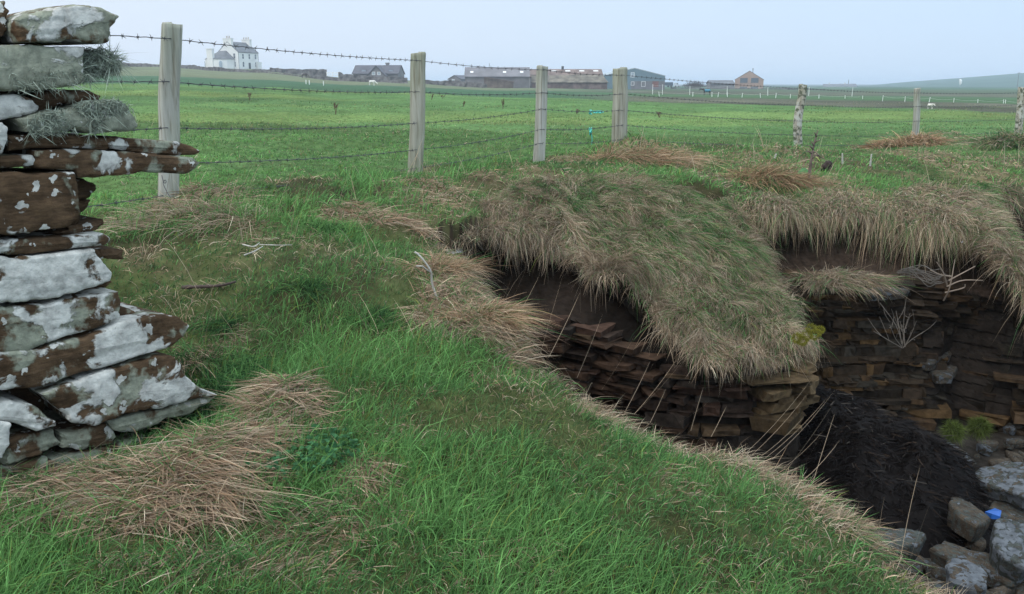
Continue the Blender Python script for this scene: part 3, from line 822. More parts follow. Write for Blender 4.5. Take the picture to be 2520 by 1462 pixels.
    def locks(P, m, q, Lr, gs, seed=0):
        """separate locks of grass, each with its own lie, standing out of a surface grid"""
        nt, ns = P.shape[:2]
        a, b = RNG.integers(1, nt - 1, m), RNG.integers(1, ns - 1, m)
        c = P[a, b]; tv = unit(P[a + 1, b] - P[a - 1, b]) if nt > 2 else 0; sv = unit(P[a, b + 1] - P[a, b - 1])
        nr = unit(np.cross(sv, tv)); nr *= np.sign(nr[:, 2:3] + 1e-9)
        ro = RNG.normal(0, .9, (m, 1)); lie = unit(tv * np.cos(ro) + sv * np.sin(ro)); upk = RNG.uniform(.25, 1.3, (m, 1))
        kl, kb, kg = RNG.uniform(.6, 1.5, m), RNG.uniform(.55, 1.25, m), RNG.random(m) < gs
        j = np.repeat(np.arange(m), q); n = m * q
        p = c[j] + (sv[j] * RNG.normal(0, 1, (n, 1)) + tv[j] * RNG.normal(0, 1, (n, 1))) * .028
        dd = unit(lie[j] + nr[j] * upk[j] + RNG.normal(0, .28, (n, 3)))
        bend = lie[j] * .3 + np.c_[np.zeros(n), np.zeros(n), -.25 - .35 * RNG.random(n)] + RNG.normal(0, .12, (n, 3))
        L = RNG.uniform(*Lr, n) * kl[j]; gg = kg[j] & (RNG.random(n) < .8)
        cc = np.where(gg[:, None], green(n, .35), dry(n) * .95) * kb[j][:, None]
        g.add(p[gg], dd[gg], bend[gg], L[gg], .0024 + 0 * L[gg], cc[gg], 3); gg = ~gg
        dgr.add(p[gg], dd[gg], bend[gg], L[gg], .0019 + 0 * L[gg], cc[gg], 3)
    def noseg(t, s, p):
        q = fbm(p[:, 0] * 1.8, p[:, 1] * 1.8, oct=3, seed=251)
        base = .24 + .25 * q + .5 * np.exp(-((s - .82) / .13) ** 2 - ((t - .22) / .22) ** 2) + .25 * np.exp(-((s - .5) / .2) ** 2 - ((t - .15) / .2) ** 2) - .25 * sstep(.75, 1, t) - .35 * sstep(.2, .0, s)
        return np.clip(base, .04, .95)
    sheet(NOSE, 90000, None, (.035, .125), noseg, .85, .7, 300)
    locks(NOSE, 360, 50, (.06, .14), .2)
    locks(NOSE[:60, 66:108], 110, 55, (.05, .13), .85)
    locks(NOSE[8:50, 20:70], 60, 50, (.05, .12), .7)
    locks(NOSE2, 140, 45, (.06, .16), .3)
    sheet(NOSE2, 22000, None, (.06, .17), lambda t, s, p: np.clip(.35 + .3 * fbm(p[:, 0] * 2, p[:, 1] * 2, oct=2, seed=261) + .2 * (s > .5), .05, .9), 1.3, .45, 320)

    def hang(pts, nrm, n, Lr, gshare, out=.6, wk=1.2, jit=.05):
        """drooping fringe: pts (k,3) along a margin, nrm (k,2) pointing over the drop"""
        i = RNG.uniform(0, len(pts) - 1.01, n); a = i.astype(int); f = (i - a)[:, None]
        p = pts[a] * (1 - f) + pts[a + 1] * f + RNG.normal(0, jit, (n, 3)) * np.array([1, 1, .35])
        o = nrm[a] + RNG.normal(0, .5, (n, 2))
        clump = 1.3 * fbm(i * .35, i * 0, oct=3, seed=271)
        dd = unit(np.c_[o * out, .25 + RNG.normal(0, .25, n)])
        bend = np.c_[o * .12 * out, -.35 - .5 * RNG.random(n)] + RNG.normal(0, .16, (n, 3))
        L = RNG.uniform(*Lr, n) * np.clip(1 + .7 * clump, .25, 1.7)
        dd = unit(dd + RNG.normal(0, .25, (n, 3)))
        isg = RNG.random(n) < gshare
        col = np.where(isg[:, None], green(n, .35), dry(n) * np.clip(.82 + .35 * fbm(i * .5, i * 0, oct=3, seed=277), .4, 1.3)[:, None])
        rt = RNG.random(n) < .05; col[rt] = np.array([.06, .045, .034]) * RNG.uniform(.6, 1.4, (rt.sum(), 1))
        W = RNG.uniform(.0020, .0034, n) * wk
        g.add(p[isg], dd[isg], bend[isg], L[isg], W[isg], col[isg], 3, droop=.1)
        dgr.add(p[~isg], dd[~isg], bend[~isg], L[~isg], W[~isg], col[~isg], 4, droop=.25)
    def edge_line(path, inset, n=240):
        q = catmull(np.array(path), n); t = np.gradient(q, axis=0); t = unit(t)
        nn = np.stack([t[:, 1], -t[:, 0]], 1)
        q = q - nn * inset
        return np.c_[q, ground_h(q[:, 0], q[:, 1])], nn
    # the right back wall's fringe: several rows from the brow to the very edge
    bk = [(4.2, 7.85), (3.75, 7.3), (3.45, 6.75), (3.2, 6.7), (2.95, 6.95), (2.65, 6.85), (2.4, 6.95), (2.1, 6.85), (1.88, 6.95)][::-1]
    for ins, n, Lr in [(.02, 5000, (.05, .15)), (.10, 4500, (.06, .17)), (.2, 4000, (.07, .18)), (.32, 3500, (.07, .18)), (.5, 2500, (.07, .16))]:
        p, nn = edge_line(bk, ins); hang(p, nn, n, Lr, .16, .55, 1.35)
    # long tufts that hang in separate tongues from the brow
    q_ = catmull(np.array(bk), 240); t_ = unit(np.gradient(q_, axis=0)); n_ = np.stack([t_[:, 1], -t_[:, 0]], 1)
    for f, w, n, Lr in [(.10, .10, 420, (.10, .24)), (.2, .12, 500, (.1, .26)), (.33, .08, 300, (.10, .22)), (.52, .14, 900, (.16, .36)), (.62, .12, 700, (.14, .32)), (.74, .12, 600, (.12, .28))]:
        i_ = int(f * 239); b_ = np.c_[q_[i_][0] + RNG.normal(0, w, n), q_[i_][1] + RNG.normal(.02, .05, n)]; b_ = np.c_[b_, ground_h(b_[:, 0], b_[:, 1])]
        o = n_[i_] * .55 + RNG.normal(0, .3, (n, 2))
        dgr.add(b_, unit(np.c_[o, .1 + RNG.normal(0, .3, n)]), np.c_[o * .1, -.6 - .3 * RNG.random(n)] + RNG.normal(0, .1, (n, 3)), RNG.uniform(*Lr, n), RNG.uniform(.002, .0032, n), np.where(RNG.random((n, 1)) < .22, green(n, .3), dry(n) * np.array([1, 1, .97])), 4, droop=.2)
    p, nn = edge_line([(4.8, 8.9), (5.4, 9.05), (7, 9.15), (9, 8.95)], .03); hang(p, nn, 3500, (.15, .4), .3, .5, 1.8)
    # the banks' own margins
    def margin(P, side):
        e = {'low': P[-1], 'left': P[:, 0], 'right': P[:, -1]}[side]
        inn = {'low': P[-4], 'left': P[:, 4], 'right': P[:, -5]}[side]
        return e, unit((e - inn)[:, :2])
    for side, n, Lr, gs in [('low', 4500, (.04, .13), .15), ('left', 700, (.04, .11), .1), ('right', 3500, (.05, .13), .3)]:
        e, nn = margin(NOSE, side); hang(e, nn, n, Lr, gs, 1.0, 1.1, .035)
    e, nn = margin(NOSE, 'low'); hang(e[:48], nn[:48], 650, (.04, .13), .1, .9, 1.0, .05)
    for side, n, Lr, gs in [('low', 1200, (.08, .2), .2), ('left', 3000, (.05, .14), .15), ('right', 1800, (.06, .15), .4)]:
        e, nn = margin(NOSE2, side); hang(e, nn, n, Lr, gs, .8, 1.3, .03)
    # the near lip
    q = catmull(np.array(LIP), 300); t = unit(np.gradient(q, axis=0)); nn = np.stack([-t[:, 1], t[:, 0]], 1)
    for ins, n, Lr, gs, o_ in [(.015, 4600, (.05, .12), .5, .6), (.06, 4000, (.05, .11), .6, .6)]:
        qq = q - nn * ins; p = np.c_[qq, ground_h(qq[:, 0], qq[:, 1])]
        hang(p[20:], nn[20:], n, Lr, gs, o_, .95, .02)
        hang(p[:110], nn[:110], n // 4, (.06, .16), .1, o_ + .2, 1.0, .03)
    # pale tufts standing along the near lip
    for (u, v, z0, a, n) in [(1460, 945, -1.05, .10, 260), (1500, 965, -1.06, .08, 200), (1590, 1030, -1.11, .08, 200), (1680, 1058, -1.14, .10, 260), (1760, 1078, -1.15, .10, 320), (1830, 1105, -1.18, .10, 420), (1890, 1130, -1.2, .10, 420), (1960, 1170, -1.23, .09, 300), (2040, 1215, -1.26, .09, 380), (2095, 1265, -1.29, .08, 420), (2250, 1385, -1.36, .06, 380), (2330, 1440, -1.38, .06, 260)]:
        c = onz(u, v + 8, z0); p = np.c_[c[0] + RNG.normal(0, a * .6, n), c[1] + RNG.normal(0, a * .4, n)]; p = np.c_[p, ground_h(p[:, 0], p[:, 1])]
        o = np.array([.55, .25]) + RNG.normal(0, .45, (n, 2))
        dgr.add(p, unit(np.c_[o, .55 + RNG.normal(0, .3, n)]), np.c_[o * .3, -.25 - .4 * RNG.random(n)] + RNG.normal(0, .12, (n, 3)), RNG.uniform(.05, .15, n), RNG.uniform(.0012, .0022, n), dry(n) * 1.15, 3)
    # long soft grass leaning away from the foot of the wall
    n = 5200; uu = RNG.uniform(60, 640, n); vv = np.interp(uu, [0, 300, 520, 640], [1215, 1125, 1010, 960]) + RNG.normal(8, 22, n)
    c0, c1_, c2_ = onz(0, 1180, -1.1), onz(300, 1100, -1.09), onz(620, 980, -1.05)
    pp = np.array([onz(a, b, -1.09) for a, b in zip(uu, vv)]); pp[:, 2] = ground_h(pp[:, 0], pp[:, 1])
    o = np.array([.75, -.25]) + RNG.normal(0, .35, (n, 2))
    g.add(pp, unit(np.c_[o, .7 + RNG.normal(0, .25, n)]), np.c_[o * .35, -.45 - .3 * RNG.random(n)], RNG.uniform(.05, .14, n), RNG.uniform(.002, .0034, n), green(n, .12 + 0 * uu), 3)
    # single stalks standing out over the gully
    def stalk(u0, v0, z0, u1, v1, dy, w=.0015):
        b = onz(u0, v0, z0); tip = at(u1, v1, b[1] + dy); mid = (b + tip) / 2 + np.array([0, 0, .012 * RNG.normal()])
        dv = tip - b; L = np.linalg.norm(dv)
        dgr.add(b[None], (dv / L)[None], np.array([[.05, 0, .17]]), np.array([L]), np.array([w]), np.array([[.40, .31, .22]]) * RNG.uniform(.75, 1.1), 5)
    for a in [(1830, 1120, -1.2, 2010, 955, .35), (1850, 1120, -1.2, 2000, 985, .3), (1880, 1130, -1.2, 2045, 1005, .3), (1900, 1130, -1.2, 2060, 990, .35), (1870, 1125, -1.2, 1990, 1040, .2), (1960, 1180, -1.23, 2055, 1015, .3),
              (2000, 1190, -1.24, 2050, 1020, .25), (1930, 1150, -1.2, 2030, 1080, .2), (1980, 1180, -1.24, 2070, 1100, .2), (1940, 1150, -1.2, 2060, 1000, .25), (1560, 1020, -1.1, 1680, 890, .3), (1480, 960, -1.06, 1565, 840, .3),
              (1540, 1010, -1.1, 1600, 900, .25), (1600, 1040, -1.12, 1640, 960, .15), (1650, 1050, -1.12, 1760, 1000, .15), (1420, 930, -1.04, 1480, 790, .35), (1350, 880, -1.0, 1430, 730, .35), (1330, 870, -1.0, 1380, 690, .4), (1560, 1020, -1.1, 1720, 870, .3),
              (2215, 1380, -1.36, 2255, 1140, .2), (2235, 1390, -1.36, 2285, 1240, .2), (2160, 1340, -1.32, 2170, 1220, .1), (1700, 1060, -1.14, 1730, 950, .1), (1750, 1075, -1.15, 1790, 1000, .1), (1260, 800, -.95, 1330, 690, .3), (1240, 780, -.95, 1310, 640, .4)]:
        stalk(*a)
    # tall bleached stems standing in the turf
    i = np.where((s > .25) & (r > 3) & (r < 14) & (RNG.random(len(x)) < .01))[0][:500]; q = len(i); az = RNG.uniform(0, 6.28, q)
    dgr.add(base[i], unit(np.c_[np.cos(az) * .35, np.sin(az) * .35, np.ones(q)]), np.c_[np.cos(az) * .15, np.sin(az) * .15, 0 * az], RNG.uniform(.15, .4, q), .0016 * px[i], dry(q) * 1.1, 3)
    g.build('grass', 'fresh green turf grass covering the headland and banks')
    dgr.build('dry_grass', 'bleached pinkish straw grass matted on the turf and hanging over the gully edge')
    fld.build('field_grass', 'short green pasture grass of the flat field beyond the fence')
scatter_turf()
# ---------------------------------------------------------------- stones
def lichen_mat(name, rock, white=(.445, .44, .41), pale=(.235, .245, .19), scale=9.0):
    """brown rock with crusts of white and grey-green lichen; attribute r = cover of white, g = cover of grey-green"""
    m, nt, b = new_mat(name)
    tc = N(nt, 'ShaderNodeTexCoord'); oi = N(nt, 'ShaderNodeObjectInfo')
    off = N(nt, 'ShaderNodeVectorMath', operation='SCALE'); off.inputs[0].default_value = (37., 53., 71.)
    nt.links.new(oi.outputs['Random'], off.inputs['Scale'])
    add = N(nt, 'ShaderNodeVectorMath', operation='ADD')
    nt.links.new(tc.outputs['Object'], add.inputs[0]); nt.links.new(off.outputs[0], add.inputs[1])
    vec = add.outputs[0]
    at_ = N(nt, 'ShaderNodeAttribute', attribute_name='Col'); sp = N(nt, 'ShaderNodeSeparateColor'); nt.links.new(at_.outputs['Color'], sp.inputs[0])
    base, bf = noise_col(nt, 14, tuple(x * .45 for x in rock), tuple(x * 1.5 for x in rock), .3, .7, 8, vec)
    strk, _ = noise_col(nt, 30, (.55, .52, .5), (1.15, 1.1, 1.0), .35, .65, 4, vec, (1, 1, 7))
    base = mixc(nt, base, strk, .7, 'MULTIPLY')
    def cover(sc, det, dist, chan, seed, w=.014):
        n = N(nt, 'ShaderNodeTexNoise', Scale=sc, Detail=det, Roughness=.55, Distortion=dist)
        o2 = N(nt, 'ShaderNodeVectorMath', operation='ADD'); o2.inputs[1].default_value = (seed, seed * 1.7, seed * .3)
        nt.links.new(vec, o2.inputs[0]); nt.links.new(o2.outputs[0], n.inputs['Vector'])
        s = N(nt, 'ShaderNodeMath', operation='ADD'); nt.links.new(n.outputs['Fac'], s.inputs[0]); nt.links.new(chan, s.inputs[1])
        r = N(nt, 'ShaderNodeMapRange'); r.inputs['From Min'].default_value = 1.0 - w; r.inputs['From Max'].default_value = 1.0 + w
        nt.links.new(s.outputs[0], r.inputs['Value'])
        return r.outputs[0], n.outputs['Fac']
    g, gf = cover(scale * 1.7, 6, .2, sp.outputs['Green'], 3.1, .04)
    w, wf = cover(scale, 9, .35, sp.outputs['Red'], 9.4)
    vo = N(nt, 'ShaderNodeTexVoronoi', Scale=scale * 3.6)
    nz_ = N(nt, 'ShaderNodeTexNoise', Scale=scale * 7, Detail=3.0); nt.links.new(vec, nz_.inputs['Vector'])
    wob = N(nt, 'ShaderNodeVectorMath', operation='MULTIPLY_ADD'); wob.inputs[1].default_value = (.04, .04, .04); nt.links.new(nz_.outputs['Color'], wob.inputs[0]); nt.links.new(vec, wob.inputs[2])
    nt.links.new(wob.outputs[0], vo.inputs['Vector'])
    vs = N(nt, 'ShaderNodeSeparateColor'); nt.links.new(vo.outputs['Color'], vs.inputs[0])
    thr = N(nt, 'ShaderNodeMath', operation='MULTIPLY_ADD'); nt.links.new(vs.outputs[0], thr.inputs[0]); thr.inputs[1].default_value = .62; thr.inputs[2].default_value = -.22
    dif = N(nt, 'ShaderNodeMath', operation='SUBTRACT'); nt.links.new(thr.outputs[0], dif.inputs[0]); nt.links.new(vo.outputs['Distance'], dif.inputs[1])
    dots = N(nt, 'ShaderNodeMapRange'); dots.inputs['From Min'].default_value = -.02; dots.inputs['From Max'].default_value = .02
    nt.links.new(dif.outputs[0], dots.inputs['Value'])
    gcol, _ = noise_col(nt, 40, tuple(x * .6 for x in pale), tuple(x * 1.2 for x in pale), .3, .7, 5, vec)
    wcol, _ = noise_col(nt, 26, tuple(x * .55 for x in white), tuple(min(.85, x * 1.18) for x in white), .3, .62, 9, vec)
    c = mixc(nt, base, gcol, g)
    c = mixc(nt, c, wcol, w)
    dm = N(nt, 'ShaderNodeMath', operation='MULTIPLY'); nt.links.new(dots.outputs[0], dm.inputs[0]); dm.inputs[1].default_value = .9
    c = mixc(nt, c, wcol, dm.outputs[0])
    nt.links.new(c, b.inputs['Base Color'])
    b.inputs['Roughness'].default_value = .95; b.inputs['Specular IOR Level'].default_value = .05
    hh = N(nt, 'ShaderNodeMath', operation='MULTIPLY_ADD'); nt.links.new(w, hh.inputs[0]); hh.inputs[1].default_value = .35; nt.links.new(bf, hh.inputs[2])
    fine, ff = noise_col(nt, 90, (0, 0, 0), (1, 1, 1), .3, .7, 6, vec)
    h3_ = N(nt, 'ShaderNodeMath', operation='MULTIPLY_ADD'); nt.links.new(ff, h3_.inputs[0]); h3_.inputs[1].default_value = .35; nt.links.new(hh.outputs[0], h3_.inputs[2])
    bump(nt, b, h3_.outputs[0], 1.0, .010)
    return m
M_STONE = lichen_mat('lichened_flagstone', (.082, .054, .034), scale=7.5)
M_BOULD = lichen_mat('beach_rock', (.060, .050, .040), (.095, .105, .118), (.052, .058, .054), 24)

def resample(P, n):
    P = np.asarray(P, float); Q = np.r_[P, P[:1]]
    L = np.r_[0, np.cumsum(np.linalg.norm(np.diff(Q, axis=0), axis=1))]
    t = np.linspace(0, L[-1], n, endpoint=False)
    return np.stack([np.interp(t, L, Q[:, k]) for k in range(Q.shape[1])], 1)
def stone(name, ring2, O, ex, ey, ez, thick, cover, mat, parent=None, seed=0, rough=.010, inset=.014, taper=.9, nring=170, ax=None):
    """ring2: outline in the plane (ex, ey) at O; ez points out of the face"""
    p = resample(ring2, nring)
    q = np.roll(p, 1, 0) * .08 + p * .84 + np.roll(p, -1, 0) * .08
    p = q
    rad = rough * (1.3 * fbm(p[:, 0] * 14, p[:, 1] * 14, oct=2, seed=seed) - .8 * np.abs(fbm(p[:, 0] * 40, p[:, 1] * 40, oct=3, seed=seed + 2)))
    c0 = p.mean(0); dirn = unit(p - c0); p = p + dirn * rad[:, None]
    ext = p.max(0) - p.min(0)
    # spine: a segment along the longer axis
    cov = np.cov((p - c0).T); w_, v_ = np.linalg.eigh(cov); a1 = v_[:, 1]; a2 = v_[:, 0]
    u1 = (p - c0) @ a1; u2 = (p - c0) @ a2
    half = max(1e-3, (u1.max() - u1.min()) / 2 - (u2.max() - u2.min()) / 2 * .9)
    mid = (u1.max() + u1.min()) / 2
    sp = c0 + np.clip(u1, mid - half, mid + half)[:, None] * a1 * .96
    dist = np.linalg.norm(p - sp, axis=1, keepdims=True)
    rings = []
    lv = [(-thick, -.0, taper), (-thick * .5, 0, 1 - (1 - taper) * .4), (-inset * 1.6, 0, 1), (-inset * .5, inset * .35, 1), (0.0, inset, 1)]
    for z, ins, tp in lv:
        rings.append((sp + (p - sp) * (1 - np.minimum(.5, ins / (dist + 1e-6))) * tp if tp == 1 else c0 + (p - c0) * tp, np.full(nring, z)))
    r5 = rings[-1][0]
    for f in (.85, .7, .55, .4, .25, .12, .0):
        rings.append((sp + (r5 - sp) * f, np.full(nring, .004 * (1 - f))))
    V = []
    for k, (xy, z) in enumerate(rings):
        nz = rough * (.28 * fbm(xy[:, 0] * 16, xy[:, 1] * 16, z * 16, oct=4, seed=seed + 5) + .5 * (h3(np.floor((xy @ a2) / .011).astype(int), np.floor((xy @ a1) / .16).astype(int), np.zeros(nring, int), seed) - .5))
        z = z + (nz if k >= 3 else nz * .5)
        side = rough * .6 * fbm(xy[:, 0] * 14, xy[:, 1] * 14, z * 40, oct=2, seed=seed + 8)
        if k < 4: xy = xy + dirn * side[:, None]
        V.append(O + xy[:, :1] * ex + xy[:, 1:] * ey + z[:, None] * ez)
    V = np.concatenate(V)
    Q = grid_quads(len(rings), nring, True)
    col = np.tile(np.array(cover, float), (len(V), 1))
    bk = list(range(nring))
    T = [(0, i + 1, i) for i in range(1, nring - 1)]
    ctr = V.mean(0) if parent is None else None
    o = mesh_np(name, V, Q[:, ::-1], T, mat, parent, col, True, None, ctr)
    sm = np.ones(len(o.data.polygons), bool); sm[:nring * 4] = False
    o.data.polygons.foreach_set('use_smooth', sm)
    return o

def build_stone_wall():
    A = onz(0, 1180, -1.06); B = onz(500, 1000, -1.02)
    ex = np.array([B[0] - A[0], B[1] - A[1], 0]); ex /= np.linalg.norm(ex)
    ey = np.array([0, 0, 1.0]); ez = np.cross(ex, ey)              # towards the camera's side
    O = np.array([A[0], A[1], 0])
    def face(pts):
        out = []
        for u, v in pts:
            d = np.array(ray(u, v)); k = (O @ ez) / (d @ ez); p = d * k - O
            out.append((p @ ex, p @ ey))
        return np.array(out)
    wall = empty('dry_stone_wall', (A[0], A[1], -1.06), 'ruined end of a dry stone wall crusted with white lichen', 'stone wall')
    s1 = lambda P: [((x if x >= 0 else x * 4) * .4207, y * .4207) for x, y in P]
    s2 = lambda P: [((x if x >= 0 else x * 4) * .4629, 553.7 + y * .4629) for x, y in P]
    W, GR, DK, MX = (.54, .36, .2), (.36, .52, .3), (.28, .34, .15), (.47, .48, .45)
    S = [(s1([(-150, 0), (60, 0), (70, 60), (62, 120), (75, 215), (60, 250), (0, 262), (-150, 262)]), DK, -.02, None),
         (s1([(65, 95), (120, 70), (180, 70), (240, 48), (300, 20), (400, 8), (520, 14), (600, 45), (676, 95), (650, 175), (625, 255), (585, 262), (450, 252), (300, 250), (80, 250), (66, 180)]), (0.430, .52, .3), .03, 'blocky grey and brown stone on top of the wall'),
         (s1([(-150, 268), (200, 258), (480, 272), (488, 380), (485, 470), (430, 505), (200, 535), (-150, 552)]), (0.420, .62, .3), .02, None),
         (s1([(470, 280), (560, 278), (640, 295), (700, 345), (722, 395), (700, 430), (560, 455), (470, 475)]), (0.310, .5, .2), -.03, 'rounded stone with a beard of shaggy lichen'),
         (s1([(-150, 560), (100, 545), (200, 565), (245, 620), (235, 660), (130, 685), (0, 705), (-150, 710)]), (0.500, .42, .2), .0, None),
         (s1([(225, 545), (440, 510), (560, 520), (640, 560), (620, 595), (400, 625), (280, 655), (235, 620)]), (0.330, .42, .2), -.05, None),
         (s1([(100, 695), (260, 660), (400, 622), (540, 588), (660, 580), (740, 625), (780, 680), (808, 748), (760, 775), (600, 780), (420, 765), (300, 780), (150, 775)]), (0.300, .70, .2), .02, 'grey-green stone covered in fuzzy lichen'),
         (s1([(-150, 715), (30, 712), (55, 750), (40, 830), (20, 905), (-150, 920)]), (0.580, .4, .1), .02, None),
         (s1([(50, 795), (200, 785), (400, 785), (660, 798), (920, 822), (1060, 828), (1140, 855), (1186, 885), (1165, 908), (1020, 912), (850, 892), (500, 872), (200, 868), (60, 885)]), (0.390, .42, .6), -.01, 'long thin slab jutting out of the wall, the upper of two'),
         (s1([(-150, 925), (60, 905), (200, 905), (222, 935), (210, 970), (100, 985), (-150, 995)]), (0.480, .4, .3), .0, None),
         (s1([(215, 885), (400, 872), (600, 880), (850, 892), (1060, 914), (1130, 925), (1168, 960), (1120, 1002), (1080, 1020), (900, 1015), (600, 1034), (450, 1048), (435, 1000), (225, 985)]), (0.430, .42, .6), .01, 'long brown slab with white lichen spots, the lower of two jutting out'),
         (s1([(-150, 1015), (200, 1005), (440, 1008), (452, 1050), (457, 1180), (450, 1280), (400, 1332), (200, 1375), (-150, 1395)]), (0.360, .34, .5), .02, 'big brown block with round white lichen patches'),
         (s1([(440, 1050), (520, 1045), (610, 1080), (610, 1100), (560, 1150), (470, 1165), (440, 1130)]), DK, -.10, None),
         (s1([(440, 1165), (580, 1165), (550, 1240), (520, 1290), (470, 1325), (430, 1310)]), DK, -.06, None),
         (s1([(300, 1365), (450, 1330), (600, 1293), (628, 1305), (560, 1348), (430, 1372)]), DK, -.04, None),
         (s2([(-150, 95), (130, 75), (340, 60), (540, 46), (578, 70), (570, 108), (400, 130), (160, 155), (-150, 192)]), (0.460, .42, .3), .01, None),
         (s2([(490, 140), (560, 120), (712, 122), (705, 150), (708, 180), (660, 190), (500, 210)]), DK, -.09, None),
         (s2([(500, 200), (655, 195), (665, 240), (655, 262), (560, 270), (500, 270)]), DK, -.11, None),
         (s2([(500, 270), (640, 262), (660, 300), (600, 325), (480, 350)]), DK, -.09, None),
         (s2([(-150, 200), (150, 170), (300, 150), (500, 128), (518, 180), (560, 222), (598, 260), (592, 297), (520, 332), (400, 372), (150, 422), (-150, 462)]), (0.590, .36, .2), .02, 'large pale stone almost all white with lichen'),
         (s2([(-150, 480), (240, 425), (480, 375), (640, 352), (654, 400), (640, 500), (560, 540), (300, 612), (100, 672), (-150, 722)]), (0.500, .48, .2), .015, None),
         (s2([(560, 545), (652, 430), (740, 450), (840, 480), (960, 490), (900, 520), (700, 530)]), (0.190, .36, .1), -.07, None),
         (s2([(-150, 735), (200, 662), (450, 592), (650, 512), (840, 487), (962, 488), (1008, 540), (960, 602), (905, 652), (700, 712), (400, 802), (230, 862), (-150, 922)]), (0.490, .42, .3), .02, 'long tilted stone striped white and brown'),
         (s2([(200, 905), (330, 850), (600, 762), (820, 702), (905, 698), (1000, 815), (1060, 868), (1140, 908), (1000, 935), (860, 975), (640, 1022), (480, 1082), (360, 1072), (310, 1012), (250, 962)]), MX, .03, 'broad bottom stone blotched white and grey-green'),
         (s2([(-150, 960), (60, 930), (150, 950), (305, 1050), (308, 1078), (200, 1108), (80, 1062), (-150, 1000)]), (0.560, .4, .1), .02, None),
         (s2([(560, 1040), (850, 978), (1090, 905), (1140, 912), (1100, 950), (1000, 1015), (840, 1062), (700, 1112), (600, 1105)]), (0.310, .62, .4), .01, None),
         (s2([(330, 1110), (560, 1062), (620, 1110), (600, 1162), (460, 1202), (325, 1192)]), GR, .0, None),
         (s2([(-150, 1010), (40, 1060), (35, 1170), (0, 1250), (-150, 1300)]), (0.560, .4, .1), .04, None),
         (s2([(30, 1130), (300, 1088), (332, 1160), (200, 1232), (40, 1292), (0, 1302)]), GR, -.01, None),
         (s2([(280, 1250), (440, 1202), (640, 1162), (792, 1118), (780, 1165), (600, 1245), (480, 1285), (290, 1300)]), GR, -.01, None),
         (s2([(-150, 1310), (100, 1280), (280, 1232), (300, 1300), (100, 1350), (-100, 1400)]), GR, -.01, None)]
    for i, (pts, cov, dz, lab) in enumerate(S):
        r2 = face(pts)
        k = 1 - dz * .35
        rnd = np.random.default_rng(100 + i)
        o = stone('stone', r2 * k, O + ez * dz, ex, ey, ez, .34 + .08 * rnd.random(), cov, M_STONE, wall, 400 + i * 13, .007 if cov is not DK else .012, .007)
        if lab: o['label'] = lab
        if i in (3, 6, 2):                                    # shaggy lichen
            bl = Blades(); n = {3: 1500, 6: 1300, 2: 450}[i]
            lo, hi = r2.min(0), r2.max(0)
            q = np.c_[rnd.uniform(lo[0], hi[0], n * 3), rnd.uniform(lo[1], hi[1], n * 3)]
            sd, _ = pdist(q[:, 0], q[:, 1], r2)
            m = (sd < .004) & (fbm(q[:, 0] * 17, q[:, 1] * 17, oct=3, seed=6) > (-.15 if i == 3 else .05))
            if i == 2: m &= (q[:, 0] > lo[0] + (hi[0] - lo[0]) * .55) & (q[:, 1] < lo[1] + (hi[1] - lo[1]) * .5)
            q = q[m][:n]; n = len(q)
            b = O + ez * (dz + .004) + q[:, :1] * k * ex + q[:, 1:] * k * ey
            Ls = rnd.uniform(.006, .020, n) * (.9 if i == 3 else .5) * (1 + fbm(q[:, 0] * 30, q[:, 1] * 30, oct=2, seed=3))
            if i == 3: # the beard hangs off the right end
                Ls *= .5 + 1.2 * (q[:, 0] - lo[0]) / (hi[0] - lo[0])
            dd = unit(ez * .6 + rnd.normal(0, .9, (n, 3)) + ex * .3)
            cc = np.array([.30, .34, .28]) * rnd.uniform(.4, 1.5, (n, 1))
            bl.add(b, dd, rnd.normal(0, 1.1, (n, 3)) + np.array([0, 0, -.6]), np.abs(Ls) + .005, np.full(n, .0026), cc, 3)
            bl.build('lichen_beard' if i == 3 else 'lichen_tuft', None, None, o, None, np.array(wall.location))
    core = face([(-300, 20), (55, 30), (90, 110), (95, 330), (80, 560), (110, 700), (170, 900), (220, 1000), (150, 1080), (0, 1150), (-300, 1240)])
    stone('rubble_core', core, O - ez * .16, ex, ey, ez, .3, (.2, .2, 0), M_STONE, wall, 999, .02)
build_stone_wall()

# ---------------------------------------------------------------- fence
def wood_mat(name, c0, c1, dark, lichen=0.0):
    m, nt, b = new_mat(name)
    a, f = noise_col(nt, 24, c0, c1, .3, .7, 6, None, (1, 1, .06))
    s, f2 = noise_col(nt, 60, dark, (1, 1, 1), .32, .5, 3, None, (1, 1, .03))
    c = mixc(nt, a, s, .8, 'MULTIPLY')
    g, _ = noise_col(nt, 5, (1, 1, 1), (.74, .82, .66), .42, .75, 3, None, (1, 1, .5))
    c = mixc(nt, c, g, .8, 'MULTIPLY')
    if lichen:
        tc = N(nt, 'ShaderNodeTexCoord')
        n = N(nt, 'ShaderNodeTexNoise', Scale=18.0, Detail=5.0); nt.links.new(tc.outputs['Object'], n.inputs['Vector'])
        r = N(nt, 'ShaderNodeMapRange'); r.inputs['From Min'].default_value = .5; r.inputs['From Max'].default_value = .56
        nt.links.new(n.outputs['Fac'], r.inputs['Value'])
        c = mixc(nt, c, (.10, .11, .08), r.outputs[0])
        n2 = N(nt, 'ShaderNodeTexNoise', Scale=11.0, Detail=5.0); nt.links.new(tc.outputs['Object'], n2.inputs['Vector'])
        r2 = N(nt, 'ShaderNodeMapRange'); r2.inputs['From Min'].default_value = .54; r2.inputs['From Max'].default_value = .6
        nt.links.new(n2.outputs['Fac'], r2.inputs['Value'])
        c = mixc(nt, c, (.42, .42, .38), r2.outputs[0])
    nt.links.new(c, b.inputs['Base Color']); b.inputs['Roughness'].default_value = .9; b.inputs['Specular IOR Level'].default_value = .15
    bump(nt, b, f2, .5, .006)
    return m
